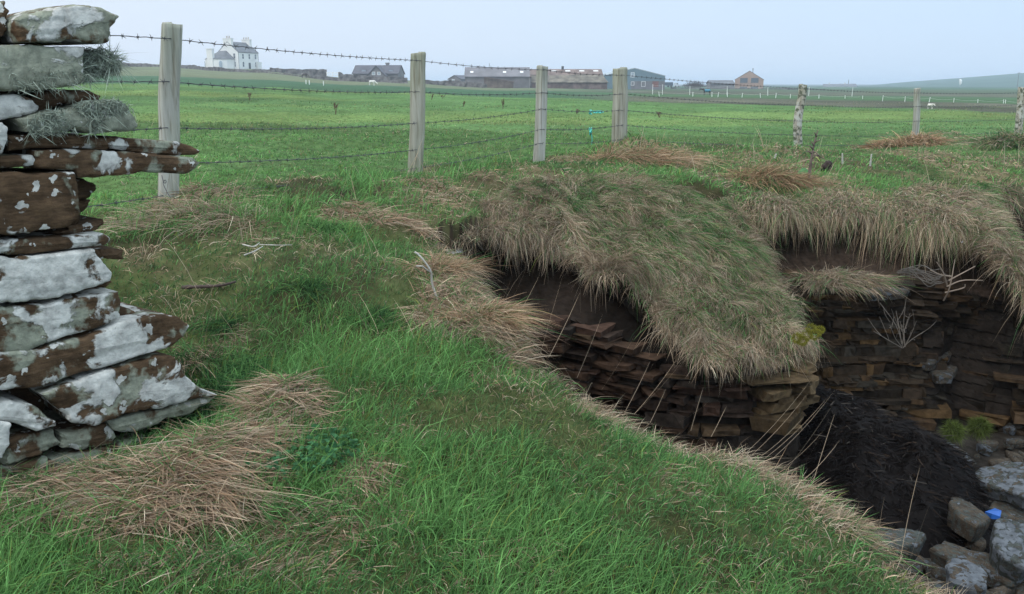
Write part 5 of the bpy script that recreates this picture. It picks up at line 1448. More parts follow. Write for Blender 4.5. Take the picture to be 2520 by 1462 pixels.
def build_animals():
    p = ground_at(925, 150.); p[2] = max(p[2], vz(CU, 210, 150.) - .1)
    quadruped('pony', 'white pony grazing in front of the dark field wall', 'pony', p, R(-18), .95, .85, [(.72, .70, .66)], -.75, .5)
    p = ground_at(764, 196.); p[2] = max(p[2], vz(CU, 196.5, 196.) - .05)
    o, M = quadruped('cow', 'dark brown cow with a pale rump grazing beside the long field wall', 'cow', p, R(-20), 1.15, 1.0, [(.05, .04, .038)], -.6, .4, 1.15)
    MB().tube(M(np.array([(-.62, 0, .78), (-.5, 0, .78), (-.38, 0, .77)])), [.10, .225, .225], 14).build('rump_patch', plain('pale_hide', (.45, .42, .36), .9), o, True, p)
    p = ground_at(1727, 118.); p[2] = max(p[2], vz(CU, 234, 118.) - .05)
    o, M = quadruped('horse', 'dark horse in a blue coat standing by the white tape fence', 'horse', p, R(176), .85, .8, [(.035, .028, .026)], .35, .45)
    MB().tube(M(np.array([(-.46, 0, .63), (-.42, 0, .62), (-.1, 0, .60), (.2, 0, .62), (.30, 0, .66)])), [.06, .165, .18, .18, .15], 14).build('horse_coat', plain('blue_cloth', (.07, .22, .30), .8), o, True, p)
    p = ground_at(2267, 44.); 
    o, M = quadruped('sheep', 'white sheep standing behind the thin plain post', 'sheep', p, R(-70), .30, .26, [(.62, .60, .55)], .1, .25, 1.35)
build_animals()

def build_bits():
    rnd = np.random.default_rng(9)
    # bare thorn bush
    c = ground_at(1697, 262.); bl = Blades(); n = 900
    c[2] = max(c[2], vz(CU, 216, 262.))
    b = c + np.c_[rnd.normal(0, 1.6, n), rnd.normal(0, .8, n), rnd.uniform(0, .5, n)]
    d = unit(np.c_[(b[:, 0] - c[0]) * .25 + rnd.normal(0, .35, n), rnd.normal(0, .3, n), np.ones(n)])
    hgt = 1.9 * np.clip(1 - ((b[:, 0] - c[0]) / 4.2) ** 2, .25, 1) * rnd.uniform(.6, 1.05, n)
    bl.add(b, d, rnd.normal(0, .2, (n, 3)), hgt, np.full(n, .055), np.tile([.075, .065, .06], (n, 1)), 3)
    tag(bl.build('bush', 'bare twiggy bush on the skyline between the van and the ochre house', plain('bare_twigs', (.085, .075, .07), .9), None, None, c), None, 'bush')
    # white electric fence posts and tape
    mt = plain('white_plastic', (.78, .78, .76), .5, .03)
    rows = [('far', 120., [(1686, 254), (1776, 256), (1874, 258), (1972, 261), (2068, 264), (1605, 253)], 10), ('near', 85., [(1621, 276), (1660, 278), (1755, 282), (1831, 283), (1852, 282), (1888, 284), (1934, 285), (1974, 286), (2047, 287), (2100, 288), (2150, 289)], 12)]
    rows = [('upper', 150., [(1597, 351 * .0 + 216.5), (1621, 217), (1686, 221), (1776, 221), (1874, 222), (1972, 223), (2076, 225)], 10, 1597),
            ('lower', 100., [(1614, 237), (1694, 237.5), (1740, 238), (1754, 238), (1777, 239), (1812, 240), (1857, 241), (1893, 240), (1928, 243), (1997, 244), (2060, 246), (2102, 247)], 12, 1614),
            ('rightmost', 75., [(2150, 247), (2204, 250), (2262, 252), (2321, 254), (2380, 257), (2442, 257.5), (2447, 258), (2500, 261)], 13, 2150)]
    for nm, Y, L, hp, _ in rows:
        tops = []
        for u, v in L:
            g = ground_at(u, Y); top = vz(CU, v - hp + 2, Y); 
            w = .026 * Y / 90
            lean = rnd.normal(0, .05)
            p0 = np.array([g[0], Y, min(g[2], top - .4) - .1]); p1 = np.array([g[0] + lean, Y, top])
            o = MB().tube([p0, (p0 + p1) / 2, p1], [w, w, w * .8], 6).tube([p1, p1 + np.array([0, 0, .05])], [w * 1.5, w], 6).build('electric_fence_post', mt, None, False, p0)
            tag(o, f'thin white plastic stake in the {nm} row of electric fencing', 'fence stake', 'white electric fence stakes')
            tops.append(p1)
        tops = np.array(tops); full = []
        for a, c_ in zip(tops[:-1], tops[1:]):
            for f in np.linspace(0, 1, 8)[:-1]:
                q = a + (c_ - a) * f; q[2] -= .03 + .08 * 4 * f * (1 - f); full.append(q)
        o = MB().tube(np.array(full), .007 * Y / 90, 4).build('fence_tape', plain('pale_tape', (.5, .5, .48), .6), None)
        tag(o, f'white tape strung along the {nm} row of plastic stakes', 'fence tape')
    for u, v, h, Y in [(1253, 340, 0, 0)][:0]: pass
    # small posts left
    for u, v, hp in [(1288, 341, 12), (1252, 335, 12), (1442, 343, 14)]:
        Y = 110.; uu = 800 * .6152 + u * .6152 / 2.8; vv = 61.5 + v * 0 + 0
        x = (uu - CU) / F * Y; z0 = float(ground_h([x], [Y])[0])
        o = MB().tube([(x, Y, z0 - .1), (x, Y, z0 + .5)], .05, 6).build('stake', M_FRAME, None, False, (x, Y, z0))
        tag(o, 'short white stake in the field below the white farmhouse', 'stake', 'white stakes below the farmhouse')
    # gate of pale rails
    Y = 225.; r = simple_root('gate', 817, 186, Y, 'pale railed gate between the garden wall and the pillar', 'gate'); M = frame_at(r.location, 0)
    for z in (0, .35, .7): MB().box(0, 29 * Y / F, 0, .08, z, z + .12, M).build('rail', M_FRAME, r)
    for x in (0, 1.4, 2.8): MB().box(x, x + .12, .082, .16, -.5, .85, M).build('upright', M_FRAME, r)
    # poles
    for u, v0, v1, Y, lab in [(1801, 216, 193, 330., 'thin pole standing left of the ochre house'), (2470, 225, 178, 450., 'faint utility pole against the right of the hill'), (2065, 214, 196, 700., 'faint thin mast above the pair of distant houses')]:
        x = (u - CU) / F * Y; z0, z1 = vz(CU, v0, Y) - 1, vz(CU, v1, Y)
        mb = MB().tube([(x, Y, z0), (x, Y, (z0 + z1) / 2), (x, Y, z1)], [.0004 * Y, .00035 * Y, .0003 * Y], 6)
        if u > 2200: mb.box(x - .9, x + .9, Y - .06, Y + .06, z1 - .5, z1 - .35)
        o = mb.build('pole', plain('pole_wood', (.16, .16, .16), .9), None, False, (x, Y, z0)); tag(o, lab, 'pole')
    Y = 500.; x = (2332 - CU) / F * Y; z0 = vz(CU, 222, Y); zt = vz(CU, 197, Y)
    r = empty('marker', (x, Y, z0), 'small bright white marker on a thin pole against the hill', 'marker')
    MB().tube([(x, Y, z0), (x, Y, zt)], .08, 6).build('pole', plain('grey_pole', (.3, .33, .35), .8), r)
    MB().tube([(x - .9, Y - .1, zt + .1), (x - .2, Y - .12, zt + .15), (x + .2, Y - .12, zt - .6), (x + .25, Y - .1, zt - 1.8), (x, Y - .1, zt - 2.6)], [.1, .5, .75, .6, .2], 8).build('flag', M_FRAME, r)
    # dead docks in the field
    for u, v, h, lab in [(826, 281, .40, 'dead dock stalk with rusty seed head left of the nearer round post'), (1238, 268, .42, 'dark forked dead dock between the two nearer posts'), (615, 247, .30, 'thin dead weed stalks below the white farmhouse'), (1062, 246, .32, 'dead weed stalk just right of the rough grey-brown post'),
                         (1088, 243, .25, 'short dead weed stalk some way right of the rough grey-brown post'), (1623, 290, .25, 'small dead weed right of the thick round post'), (1420, 282, .22, 'tiny dead weed left of the thick round post'), (1140, 262, .2, 'short brown weed in the field among pale grass')]:
        g = hit(u, v, 6, 80); mb = MB()
        for k in range(3):
            dx = rnd.normal(0, .07, 2); top = g + np.array([dx[0], dx[1], h * rnd.uniform(.6, 1)])
            mb.tube([g - np.array([0, 0, .03]), (g + top) / 2 + np.array([rnd.normal(0, .02), 0, 0]), top], [.009, .008, .005], 5)
            for j in range(9):
                f = rnd.uniform(.45, 1); c = g + (top - g) * f; d = np.array([rnd.normal(0, .035), rnd.normal(0, .03), .03])
                mb.tube([c, c + d], [.012, .004], 4)
        o = mb.build('dock_stalk', plain('dead_dock', (.10, .055, .04), .9), None, False, g); tag(o, lab, 'dead weed')
build_bits()
# ---------------------------------------------------------------- down in the gully
M_WEED = None
def build_gully():
    global M_WEED
    rnd = np.random.default_rng(21)
    Mx = attr_mat('wet_kelp', .6, 0, spec=.05); M_WEED = Mx
    # heap of rotting seaweed
    cx, cy = 2.22, 5.16
    def heap(x, y):
        q = ((x - cx) * .92 + (y - cy) * .28) / .55; p = ((y - cy) * .92 - (x - cx) * .28) / .82
        r2 = q * q + p * p
        return -2.54 + .52 * np.exp(-r2 ** 1.6 * 1.3) + .14 * sstep(4.9, 5.9, y) * np.exp(-r2 * .6) + .085 * fbm(x * 4.5, y * 4.5, oct=4, seed=401)
    root = empty('seaweed_heap', (cx, cy, -2.5), 'black heap of rotting seaweed at the foot of the gully wall', 'seaweed')
    gx, gy = np.meshgrid(np.linspace(.9, 3.6, 150), np.linspace(3.6, 6.8, 150), indexing='ij')
    d = np.hypot((gx - cx) / .85, (gy - cy) / 1.1)
    z = heap(gx, gy) - .35 * sstep(.85, 1.15, d)
    c = np.tile(np.array([.006, .005, .005]), (gx.size, 1))
    mesh_np('mound', np.stack([gx, gy, z], -1).reshape(-1, 3), grid_quads(150, 150), None, Mx, root, c, True)
    bl = Blades(); n = 26000
    x = cx + rnd.normal(0, .36, n); y = cy + rnd.normal(0, .48, n)
    m = np.hypot((x - cx) / .78, (y - cy) / 1.0) < 1; x, y = x[m], y[m]; n = len(x)
    az = rnd.uniform(0, 6.28, n); up = rnd.uniform(.05, .9, n)
    dd = unit(np.c_[np.cos(az), np.sin(az), up])
    cc = np.array([.0085, .0072, .0072]) * rnd.uniform(.4, 2.0, (n, 1)); br = rnd.random(n) < .07; cc[br] = np.array([.03, .02, .014]) * rnd.uniform(.6, 1.3, (br.sum(), 1))
    bl.add(np.c_[x, y, heap(x, y) - .01], dd, np.c_[np.cos(az + 1.3) * .9, np.sin(az + 1.3) * .9, -.35 - .3 * rnd.random(n)], rnd.uniform(.02, .085, n), rnd.uniform(.004, .012, n), cc, 3)
    fr = bl.build('fronds', None, Mx, root, 'stuff')
    # pale straws caught in the weed
    bl = Blades(); k = 90; x = cx + rnd.normal(0, .3, k); y = cy + rnd.normal(0, .4, k); az = rnd.uniform(0, 6.28, k)
    bl.add(np.c_[x, y, heap(x, y) + .015], unit(np.c_[np.cos(az), np.sin(az), .2 + 0 * az]), np.c_[0 * az, 0 * az, -.1 + 0 * az], rnd.uniform(.05, .16, k), rnd.uniform(.003, .006, k), np.tile([.12, .105, .09], (k, 1)), 2)
    bl.build('straws', None, None, root, 'stuff')

    # boulders and slabs: outline measured, laid on its own level
    conv = lambda P: [(2153 + x * .2634, 1076.6 + y * .2634) for x, y in P]
    LST = [('boulder', [(905, 330), (985, 262), (1100, 255), (1230, 208), (1400, 228), (1560, 300), (1600, 470), (1500, 545), (1380, 545), (1200, 478), (1050, 436), (935, 395)], -2.22, .17, (0.52, .52, .3), 'large flat grey-blue boulder with pale lichen crust beside the seaweed'),
           ('boulder', [(715, 520), (780, 535), (900, 610), (1020, 690), (1115, 765), (1020, 795), (960, 822), (830, 740), (700, 650), (690, 600)], -2.25, .20, (0.34, .46, .1), 'long olive slab tipped up at the edge of the seaweed'),
           ('boulder', [(770, 465), (900, 455), (970, 500), (1025, 560), (960, 650), (880, 600), (790, 530)], -2.36, .14, (0.32, .42, .1), 'smooth grey rock wedged behind the long olive slab'),
           ('boulder', [(1095, 585), (1180, 560), (1400, 625), (1560, 680), (1560, 800), (1400, 785), (1180, 722), (1075, 655)], -2.36, .14, (0.38, .46, .3), 'broad pale tan slab above the blue scrap'),
           ('boulder', [(1090, 840), (1130, 765), (1250, 742), (1400, 790), (1560, 900), (1560, 1180), (1400, 1230), (1200, 1125), (1130, 1030)], -2.17, .24, (0.51, .58, .4), 'big blue-grey boulder streaked with white in the bottom right corner'),
           ('boulder', [(620, 672), (700, 715), (800, 790), (920, 858), (830, 880), (720, 830), (640, 750)], -2.38, .10, (0.30, .38, .1), 'narrow brown slab below the long olive slab'),
           ('boulder', [(470, 865), (560, 795), (700, 840), (880, 908), (800, 930), (640, 915), (500, 905)], -2.42, .09, (0.28, .50, .0), 'thin dark green-grey slab with a pointed end'),
           ('boulder', [(880, 915), (960, 872), (1040, 960), (1060, 1015), (980, 1000), (900, 955)], -2.38, .10, (0.36, .40, .2), 'small wedge of brown rock beside the big streaked boulder'),
           ('boulder', [(530, 1040), (640, 945), (780, 990), (1040, 1078), (1200, 1150), (1385, 1258), (1372, 1322), (1290, 1372), (1060, 1262), (840, 1180), (650, 1120)], -2.30, .13, (0.38, .46, .4), 'long ochre-brown slab with dark blotches'),
           ('boulder', [(680, 1135), (720, 1108), (850, 1128), (960, 1180), (1055, 1262), (1052, 1372), (1000, 1405), (850, 1370), (700, 1300)], -2.15, .20, (0.56, .40, .6), 'pale speckled rounded boulder by the grass edge'),
           ('boulder', [(880, 1350), (960, 1370), (1060, 1402), (1110, 1480), (890, 1480)], -2.25, .15, (0.36, .40, .2), 'brown rock below the pale speckled boulder'),
           ('boulder', [(1070, 1405), (1200, 1368), (1290, 1420), (1210, 1500), (1060, 1460)], -2.33, .14, (0.24, .36, .0), 'dark rounded stone at the lower frame edge'),
           ('boulder', [(1290, 1400), (1400, 1300), (1560, 1330), (1560, 1500), (1300, 1500)], -2.38, .14, (0.32, .42, .2), 'brown stone in the very corner below the ochre slab'),
           ('boulder', [(-40, 850), (0, 830), (150, 836), (300, 845), (460, 878), (474, 930), (440, 1010), (300, 1030), (100, 1020), (-30, 960)], -2.20, .22, (0.40, .52, .3), 'flat grey slab between the seaweed and the grass lip'),
           ('boulder', [(1215, 110), (1300, 125), (1390, 172), (1400, 232), (1320, 215), (1240, 165)], -2.38, .12, (0.30, .36, .1), 'orange-brown slab leaning behind the large flat boulder'),
           ('boulder', [(820, 215), (920, 190), (960, 235), (900, 290), (830, 270)], -2.42, .1, (.42, .5, .2), 'small yellowish slab at the top edge of the boulders'),
           ('boulder', [(1000, 590), (1050, 570), (1105, 600), (1085, 660), (1010, 670), (965, 630)], -2.36, .12, (.25, .3, .0), 'dark block beside the blue scrap'),
           ('boulder', [(920, 440), (990, 445), (1020, 490), (980, 530), (910, 490)], -2.38, .1, (0.32, .36, .1), 'small orange-brown stone behind the smooth grey rock'),
           ('boulder', [(1060, 200), (1180, 175), (1330, 195), (1280, 235), (1100, 240)], -2.40, .12, (0.32, .36, .1), 'rust-brown slab half hidden behind the large flat boulder')]
    for i, (nm, P, zt, th, cov, lab) in enumerate(LST):
        pts = np.array([onz(u, v, zt) for u, v in conv(P)])
        tilt = rnd.normal(0, .10, 2)
        nrm = unit(np.array([tilt[0], tilt[1] - .12, 1.0])); ex = unit(np.cross([0, 1., 0], nrm)); ey = np.cross(nrm, ex)
        c0 = pts.mean(0)
        # keep the outline where it was measured while the slab's top tips towards the sea
        r2 = []
        for u, v in conv(P):
            d = np.array(ray(u, v)); k = (c0 @ nrm) / (d @ nrm); q = d * k - c0; r2.append((q @ ex, q @ ey))
        o = stone(nm, np.array(r2), c0, ex, ey, nrm, th * .55, cov, M_BOULD, None, 700 + 17 * i, .008, .011, .9, 110)
        tag(o, lab, 'boulder', 'boulders on the gully floor')
    # loose cobbles between them
    n = 0
    base = None
    for i in range(120):
        u, v = rnd.uniform(2180, 2560), rnd.uniform(1040, 1470)
        c = onz(u, v, -2.47); a = rnd.uniform(.03, .085)
        if c[0] < 1.3 or np.hypot((c[0] - cx) / .62, (c[1] - cy) / .85) < .95: continue
        if base is None or i % 9 == 0:
            t = np.linspace(0, 6.28, 9)[:-1]; rr = rnd.uniform(.7, 1.2, 8)
            base = stone('cobble', np.c_[np.cos(t) * rr * a, np.sin(t) * rr * a * .7], np.array(c), np.array([1., 0, 0]), np.array([0, 1., 0]), np.array([0, 0, 1.]), a * .8, (rnd.choice([.3, .4, .5]), .45, .2), M_BOULD, None, 900 + i, .006, .012, .8, 32)
            o = base
        else:
            o = base.copy(); COL.objects.link(o); o.location = c; o.rotation_euler = (rnd.normal(0, .2), rnd.normal(0, .2), rnd.uniform(0, 6.28)); s = rnd.uniform(.6, 1.3); o.scale = (s, s, s)
        tag(o, 'small wet cobble lying among the boulders of the gully floor', 'cobble', 'cobbles among the boulders')
    for u, v, z, a, lab in [(2140, 1063, -2.12, .06, 'pale white stone lying on the top of the seaweed'), (2045, 1028, -2.16, .04, 'small grey stone at the left edge of the seaweed'), (2066, 1066, -2.2, .035, 'rounded green-grey stone below the small grey one in the seaweed')]:
        c = onz(u, v, z); t = np.linspace(0, 6.28, 9)[:-1]; rr = rnd.uniform(.75, 1.2, 8)
        o = stone('stone', np.c_[np.cos(t) * rr * a * 1.3, np.sin(t) * rr * a * .8], np.array(c) + [0, 0, .03], np.array([1., 0, 0]), np.array([0, .9, .43]), unit(np.array([0, -.43, .9])), a, (.62, .4, 0) if a > .05 else (.4, .5, 0), M_BOULD, None, 980, .006, .012, .8, 40)
        tag(o, lab, 'stone')
    # blue plastic scrap
    P = np.array([onz(u, v, -2.27) for u, v in conv([(1030, 692), (1120, 680), (1178, 722), (1168, 748), (1090, 742)])])
    c = P.mean(0); q = len(P); V = np.concatenate([P + np.array([0, 0, .012]) * np.arange(q)[:, None] % .03, P * [1, 1, 1] - [0, 0, .012]])
    o = mesh_np('plastic_scrap', V, [(i, (i + 1) % q, (i + 1) % q + q, i + q) for i in range(q)], [(0, i + 1, i) for i in range(1, q - 1)] + [(q, q + i, q + i + 1) for i in range(1, q - 1)], plain('blue_plastic', (.02, .09, .33), .4, .1, 8), None, None, False, None, c)
    tag(o, 'scrap of bright blue plastic among the boulders', 'litter')
    # ledge slabs of the back wall
    for P, zt, th, lab in [([(2240, 870), (2290, 848), (2350, 850), (2345, 872), (2300, 895), (2250, 890)], -2.0, .07, 'pale grey slab jutting from the back wall below the bare shrub'),
                           ([(2290, 915), (2340, 900), (2365, 905), (2350, 930), (2310, 930)], -2.08, .06, 'pointed pale slab jutting out below the grey slab'),
                           ([(2120, 715), (2180, 700), (2250, 705), (2240, 722), (2150, 728)], -1.47, .05, 'thin grey ledge slab under the straw clump')]:
        pts = np.array([onz(u, v, zt) for u, v in P]); c0 = pts.mean(0); r2 = (pts - c0)[:, :2]; r2[:, 1] += .0
        r2 = np.concatenate([r2[r2[:, 1] < r2[:, 1].mean() + 9]])
        o = stone('ledge_slab', r2 * np.array([1, 1.0]), c0 + np.array([0, .03, 0]), np.array([1., 0, 0]), np.array([0, 1., 0]), np.array([0, 0, 1.]), th, (.42, .44, .1), M_BOULD, None, 1200 + int(P[0][0]), .008, .01, .92, 48)
        tag(o, lab, 'ledge slab')
    # yellow-green moss
    mm = attr_mat('moss', .95, .1, 0); bl = Blades()
    for u, v, a in [(1960, 832, .03), (1985, 824, .035), (1975, 838, .03), (2005, 822, .035), (2018, 812, .025), (1995, 808, .03)]:
        c = at(u, v, 4.88 if u < 2010 else 4.95); n = 700; d = unit(rnd.normal(0, 1, (n, 3))); d[:, 1] = -np.abs(d[:, 1]) * .6
        bl.add(c + d * a * rnd.uniform(.6, 1, (n, 1)), d, rnd.normal(0, .2, (n, 3)), rnd.uniform(.006, .014, n), rnd.uniform(.002, .004, n), np.array([.26, .25, .03]) * rnd.uniform(.4, 1.2, (n, 1)), 1)
    o = bl.build('moss_cushion', 'cushion of bright yellow-green moss under the tip of the turf bank', mm, None, None, at(1990, 820, 4.9)); tag(o, None, 'moss')
    for u, v, lab in [(2345, 1060, 'dull green moss tuft at the base of the back wall, the left of two'), (2410, 1050, 'small bright green moss tuft at the base of the wall, the right of two')]:
        bl = Blades(); c = onz(u, v, -2.25); n = 1500; d = unit(rnd.normal(0, 1, (n, 3)) + [0, -.3, .4])
        bl.add(c + d * .06 * rnd.uniform(.5, 1, (n, 1)), d, rnd.normal(0, .4, (n, 3)) - [0, 0, .4], rnd.uniform(.02, .05, n), rnd.uniform(.002, .004, n), np.array([.09, .12, .03]) * rnd.uniform(.4, 1.4, (n, 1)), 2)
        tag(bl.build('moss_tuft', lab, None, None, None, c), None, 'moss')
    # bare pale shrub on the ledge
    mb = MB(); b0 = at(2222, 852, 5.75)
    def twig(a, b, r0, depth):
        m = (a + b) / 2 + rnd.normal(0, .012, 3); mb.tube(catmull(np.array([a, m, b]), 7), np.linspace(r0, r0 * .5, 7), 5)
        if depth:
            for _ in range(2):
                f = rnd.uniform(.4, .9); c = a + (b - a) * f; d = (b - a) * rnd.uniform(.3, .55) + rnd.normal(0, .05, 3); twig(c, c + d, r0 * .55, depth - 1)
    for u, v, dy in [(2165, 745, -.05), (2205, 765, .0), (2228, 755, -.05), (2240, 770, .03), (2255, 790, -.08), (2190, 800, -.1), (2275, 815, -.05), (2150, 815, -.1), (2215, 790, .05)]:
        twig(b0 + rnd.normal(0, .01, 3), at(u, v, 5.75 + dy), .0034, 1)
    tag(mb.build('bare_shrub', plain('bleached_twig', (.14, .12, .10), .9, .2, 10), None, False, b0), 'bare bleached shrub growing out of the rock ledge', 'shrub')
    mb = MB(); b0 = at(2330, 650, 6.3)
    for u0, v0, u1, v1 in [(2322, 740, 2350, 640), (2330, 700, 2305, 645), (2335, 690, 2400, 655), (2340, 680, 2290, 665), (2330, 705, 2420, 690), (2326, 720, 2375, 700)]:
        a, b = at(u0, v0, 6.2), at(u1, v1, 6.1); mb.tube(catmull(np.array([a, (a + b) / 2 + rnd.normal(0, .02, 3), b]), 8), np.linspace(.006, .003, 8), 5)
    tag(mb.build('dead_weed', plain('dead_stem_brown', (.24, .19, .15), .9), None, False, b0), 'leaning dead weed stem with crossing twigs on the brown soil face', 'dead weed')
    mb = MB(); b0 = at(2260, 682, 6.25)
    for k in range(16):
        a = at(2215 + rnd.normal(0, 8), 672 + rnd.normal(0, 6), 6.3); b = at(2312 + rnd.normal(0, 8), 685 + rnd.normal(0, 8), 6.2)
        mid = [(a * (1 - f) + b * f) + np.array([0, -.03, .035 * math.sin(f * 3.14 * (1 + k % 2)) + rnd.normal(0, .015)]) for f in (.25, .5, .75)]
        mb.tube(catmull(np.array([a] + mid + [b]), 16), .0024, 5)
    tag(mb.build('root_tangle', plain('pale_root', (.12, .108, .095), .9), None, False, b0), 'looped tangle of pale dead roots to the right of the straw clump', 'roots')

    # tussocks that stand on their own
    def tussock(c, a, n, L, lab, colf, lie=(0, 0), upk=.7, fl=.6, sk=.9):
        bl = Blades(); nk = 14                         # a few locks, each with its own lie, and strays between them
        kt = rnd.uniform(0, 6.28, nk); kr = a * np.sqrt(rnd.random(nk)) * 1.1; kc = np.c_[kr * np.cos(kt), kr * np.sin(kt)]
        ko = rnd.normal(0, .45, (nk, 2)); kl = rnd.uniform(.55, 1.2, nk); kb = rnd.uniform(.7, 1.15, nk)
        j = rnd.integers(0, nk, n); p = kc[j] + rnd.normal(0, a * .26, (n, 2)) * rnd.lognormal(0, .35, (n, 1))
        q = np.minimum(1, np.hypot(p[:, 0], p[:, 1]) / a)
        b = np.c_[c[0] + p[:, 0], c[1] + p[:, 1] * sk, c[2] + .22 * a * (1 - q ** 2) - .015]
        o = p / a * fl + np.array(lie) + ko[j] + rnd.normal(0, .28, (n, 2))
        dd = unit(np.c_[o, np.full(n, upk) + rnd.normal(0, .3, n)])
        bend = np.c_[o * .35, -.2 - .5 * rnd.random(n)] + rnd.normal(0, .15, (n, 3))
        cc = colf(n) * kb[j][:, None]; gk = rnd.random(n) < .13; cc[gk] = green(gk.sum(), .3)
        bl.add(b, dd, bend, rnd.uniform(.45, 1.15, n) * kl[j] * L, rnd.uniform(.0014, .0028, n) * max(1, c[1] / 3.8), cc, 4)
        tag(bl.build('grass_tussock', lab, None, None, None, c), None, 'tussock')
    c = onz(2100, 690, -1.36)
    tussock(c + [0, .05, 0], .22, 1500, .20, 'clump of fallen straw and turf on the ledge of the back wall', lambda n: dry(n) * .8, (.25, -.5), .35, .5)
    c = onz(1995, 690, -1.38); tussock(c + [0, .05, 0], .14, 900, .16, 'small straw clump on the ledge beside the tip of the turf bank', lambda n: dry(n) * .75, (-.1, -.5), .35)
    c = hit(1085, 665); tussock(c, .10, 1000, .15, 'tan straw tussock at the gully lip behind the bleached twig', lambda n: dry(n) * np.array([1.05, .95, .85]), (.2, -.2), .8)
    c = hit(1190, 775); tussock(c, .095, 1100, .145, 'fan-shaped tan straw tussock leaning out over the gully', lambda n: dry(n) * np.array([1.08, .95, .85]), (.5, .1), .6)
    c = hit(1110, 800); tussock(c, .11, 800, .15, 'low straw tussock to the left of the fan-shaped one', dry, (.0, -.3), .5)
    c = hit(1560, 392); tussock(c, .36, 1600, .28, 'wind-combed brown tussock right of the thick round post', lambda n: dry(n) * np.array([1, .9, .8]), (.5, -.1), .5)
    c = hit(1885, 440); tussock(c, .30, 1700, .28, 'reddish-brown tussock at the top right of the turf bank', lambda n: dry(n) * np.array([.95, .82, .70]), (.3, -.3), .5)
    c = hit(2275, 352); tussock(c, .40, 1500, .30, 'brown tussock round the foot of the thin plain post', lambda n: dry(n) * np.array([.95, .8, .7]), (.3, 0), .5, .8)
    c = hit(2190, 366); tussock(c, .40, 1300, .22, 'low brown tussock left of the thin plain post', lambda n: dry(n) * np.array([.95, .8, .7]), (-.3, 0), .4, .8)
    c = hit(2495, 356); tussock(c, .45, 1600, .36, 'brown-green tussock by the last post on the right', lambda n: np.where(rnd.random((n, 1)) < .5, green(n, .2), dry(n) * .85), (-.2, 0), .6, .8)
    c = hit(1545, 452); tussock(c, .13, 700, .18, 'pale straw tuft on the crest of the turf bank', dry, (0, -.5), .5)
    c = hit(500, 540); tussock(c, .25, 1000, .22, 'dry straw tussock right of the tall squared post', dry, (-.2, -.2), .7)
    dk = lambda n: green(n, .1) * .75
    for u, v, a, L, lab in [(748, 705, .07, .11, 'dark green grass tuft in the middle of the turf'), (805, 568, .08, .12, 'dark green grass tuft behind the middle one, nearer the fence'), (560, 800, .07, .10, 'mid-green grass tuft right of the stone wall'), (905, 780, .08, .10, 'spiky green tuft on the worn turf slope'), (480, 890, .09, .16, 'dark green grass tuft growing against the stone wall')]:
        tussock(hit(u, v), a, 700, L, lab, dk, (0, 0), .8, 1.0)
    # clover-like leafy weeds
    bl = Blades(); c = hit(690, 1140); n = 900; t = rnd.uniform(0, 6.28, n); r = .16 * np.sqrt(rnd.random(n))
    b = np.c_[c[0] + r * np.cos(t) * 1.4, c[1] + r * np.sin(t), c[2] + rnd.uniform(.01, .06, n)]
    az = rnd.uniform(0, 6.28, n)
    bl.add(b, unit(np.c_[np.cos(az), np.sin(az), .35 + 0 * az]), np.c_[0 * az, 0 * az, -.2 + 0 * az], rnd.uniform(.012, .026, n), rnd.uniform(.010, .016, n), np.array([.05, .14, .06]) * rnd.uniform(.6, 1.4, (n, 1)), 3)
    tag(bl.build('leafy_weed', 'patch of small round-leaved green weeds between the straw mats', None, None, None, c), None, 'weeds')

    # sticks, stakes, weeds, litter on the turf
    def stick(name, pts, r, col, lab, cat, group=None):
        P = catmull(np.array(pts), 6 * len(pts))
        o = MB().tube(P, np.linspace(r, r * .55, len(P)) * (1 + .12 * rnd.normal(0, 1, len(P))), 7).build(name, col, None, True, P[0]); return tag(o, lab, cat, group)
    pale = plain('bleached_wood', (.36, .345, .315), .9, .2, 20); darkw = plain('dark_wood', (.055, .04, .035), .9, .3, 20)
    g = hit(1078, 742); Y = g[1]
    mb = MB().tube(catmull(np.array([g, at(1064, 700, Y), at(1060, 668, Y - .02), at(1042, 640, Y - .03), at(1025, 622, Y - .03)]), 24), np.linspace(.0055, .0035, 24), 6)
    mb.tube([at(1061, 672, Y - .02), at(1040, 655, Y - .06), at(1024, 655, Y - .06)], .003, 5).tube([at(1030, 626, Y - .03), at(1020, 620, Y - .03)], .004, 5)
    tag(mb.build('bleached_twig', pale, None, True, g), 'bleached forked twig standing upright near the gully lip', 'twig')
    P = [hit(u, v) + [0, 0, .02] for u, v in [(450, 724), (500, 718), (545, 714), (582, 710)]]
    stick('dark_twig', P, .009, darkw, 'dark fallen twig lying on the turf right of the stone wall', 'twig')
    for i, (pp, lab) in enumerate([([(598, 622), (625, 627), (640, 620)], 'bleached stick lying in the grass, nearest the fence post'), ([(602, 652), (626, 640), (648, 628)], 'bleached stick lying across the grass below the first one'), ([(640, 622), (690, 624), (720, 622)], 'long thin pale stem lying to the right of the bleached sticks')]):
        stick('bleached_stick', [hit(u, v) + [0, 0, .035] for u, v in pp], .0036 if i < 2 else .0024, pale, lab, 'stick')
    for u, v0, v1, lean, lab in [(2073, 402, 377, 0, 'thin white stake standing in the turf, left of two'), (2141, 408, 379, 4, 'thin white stake standing in the turf, right of two'), (1906, 392, 378, 4, 'short white stick behind the reddish-brown tussock')]:
        g = hit(u, v0 + 4); stick('white_stake', [g, at(u + lean / 2, (v0 + v1) / 2, g[1]), at(u + lean, v1, g[1])], .012, pale, lab, 'stake')
    # dead weed by the lichened post
    g = hit(1992, 452); Y = g[1]
    mb = MB().tube(catmull(np.array([g, at(1990, 440, Y), at(1996, 395, Y), at(2000, 370, Y), at(2006, 345, Y), at(2012, 322, Y)]), 30), np.linspace(.017, .005, 30), 7)
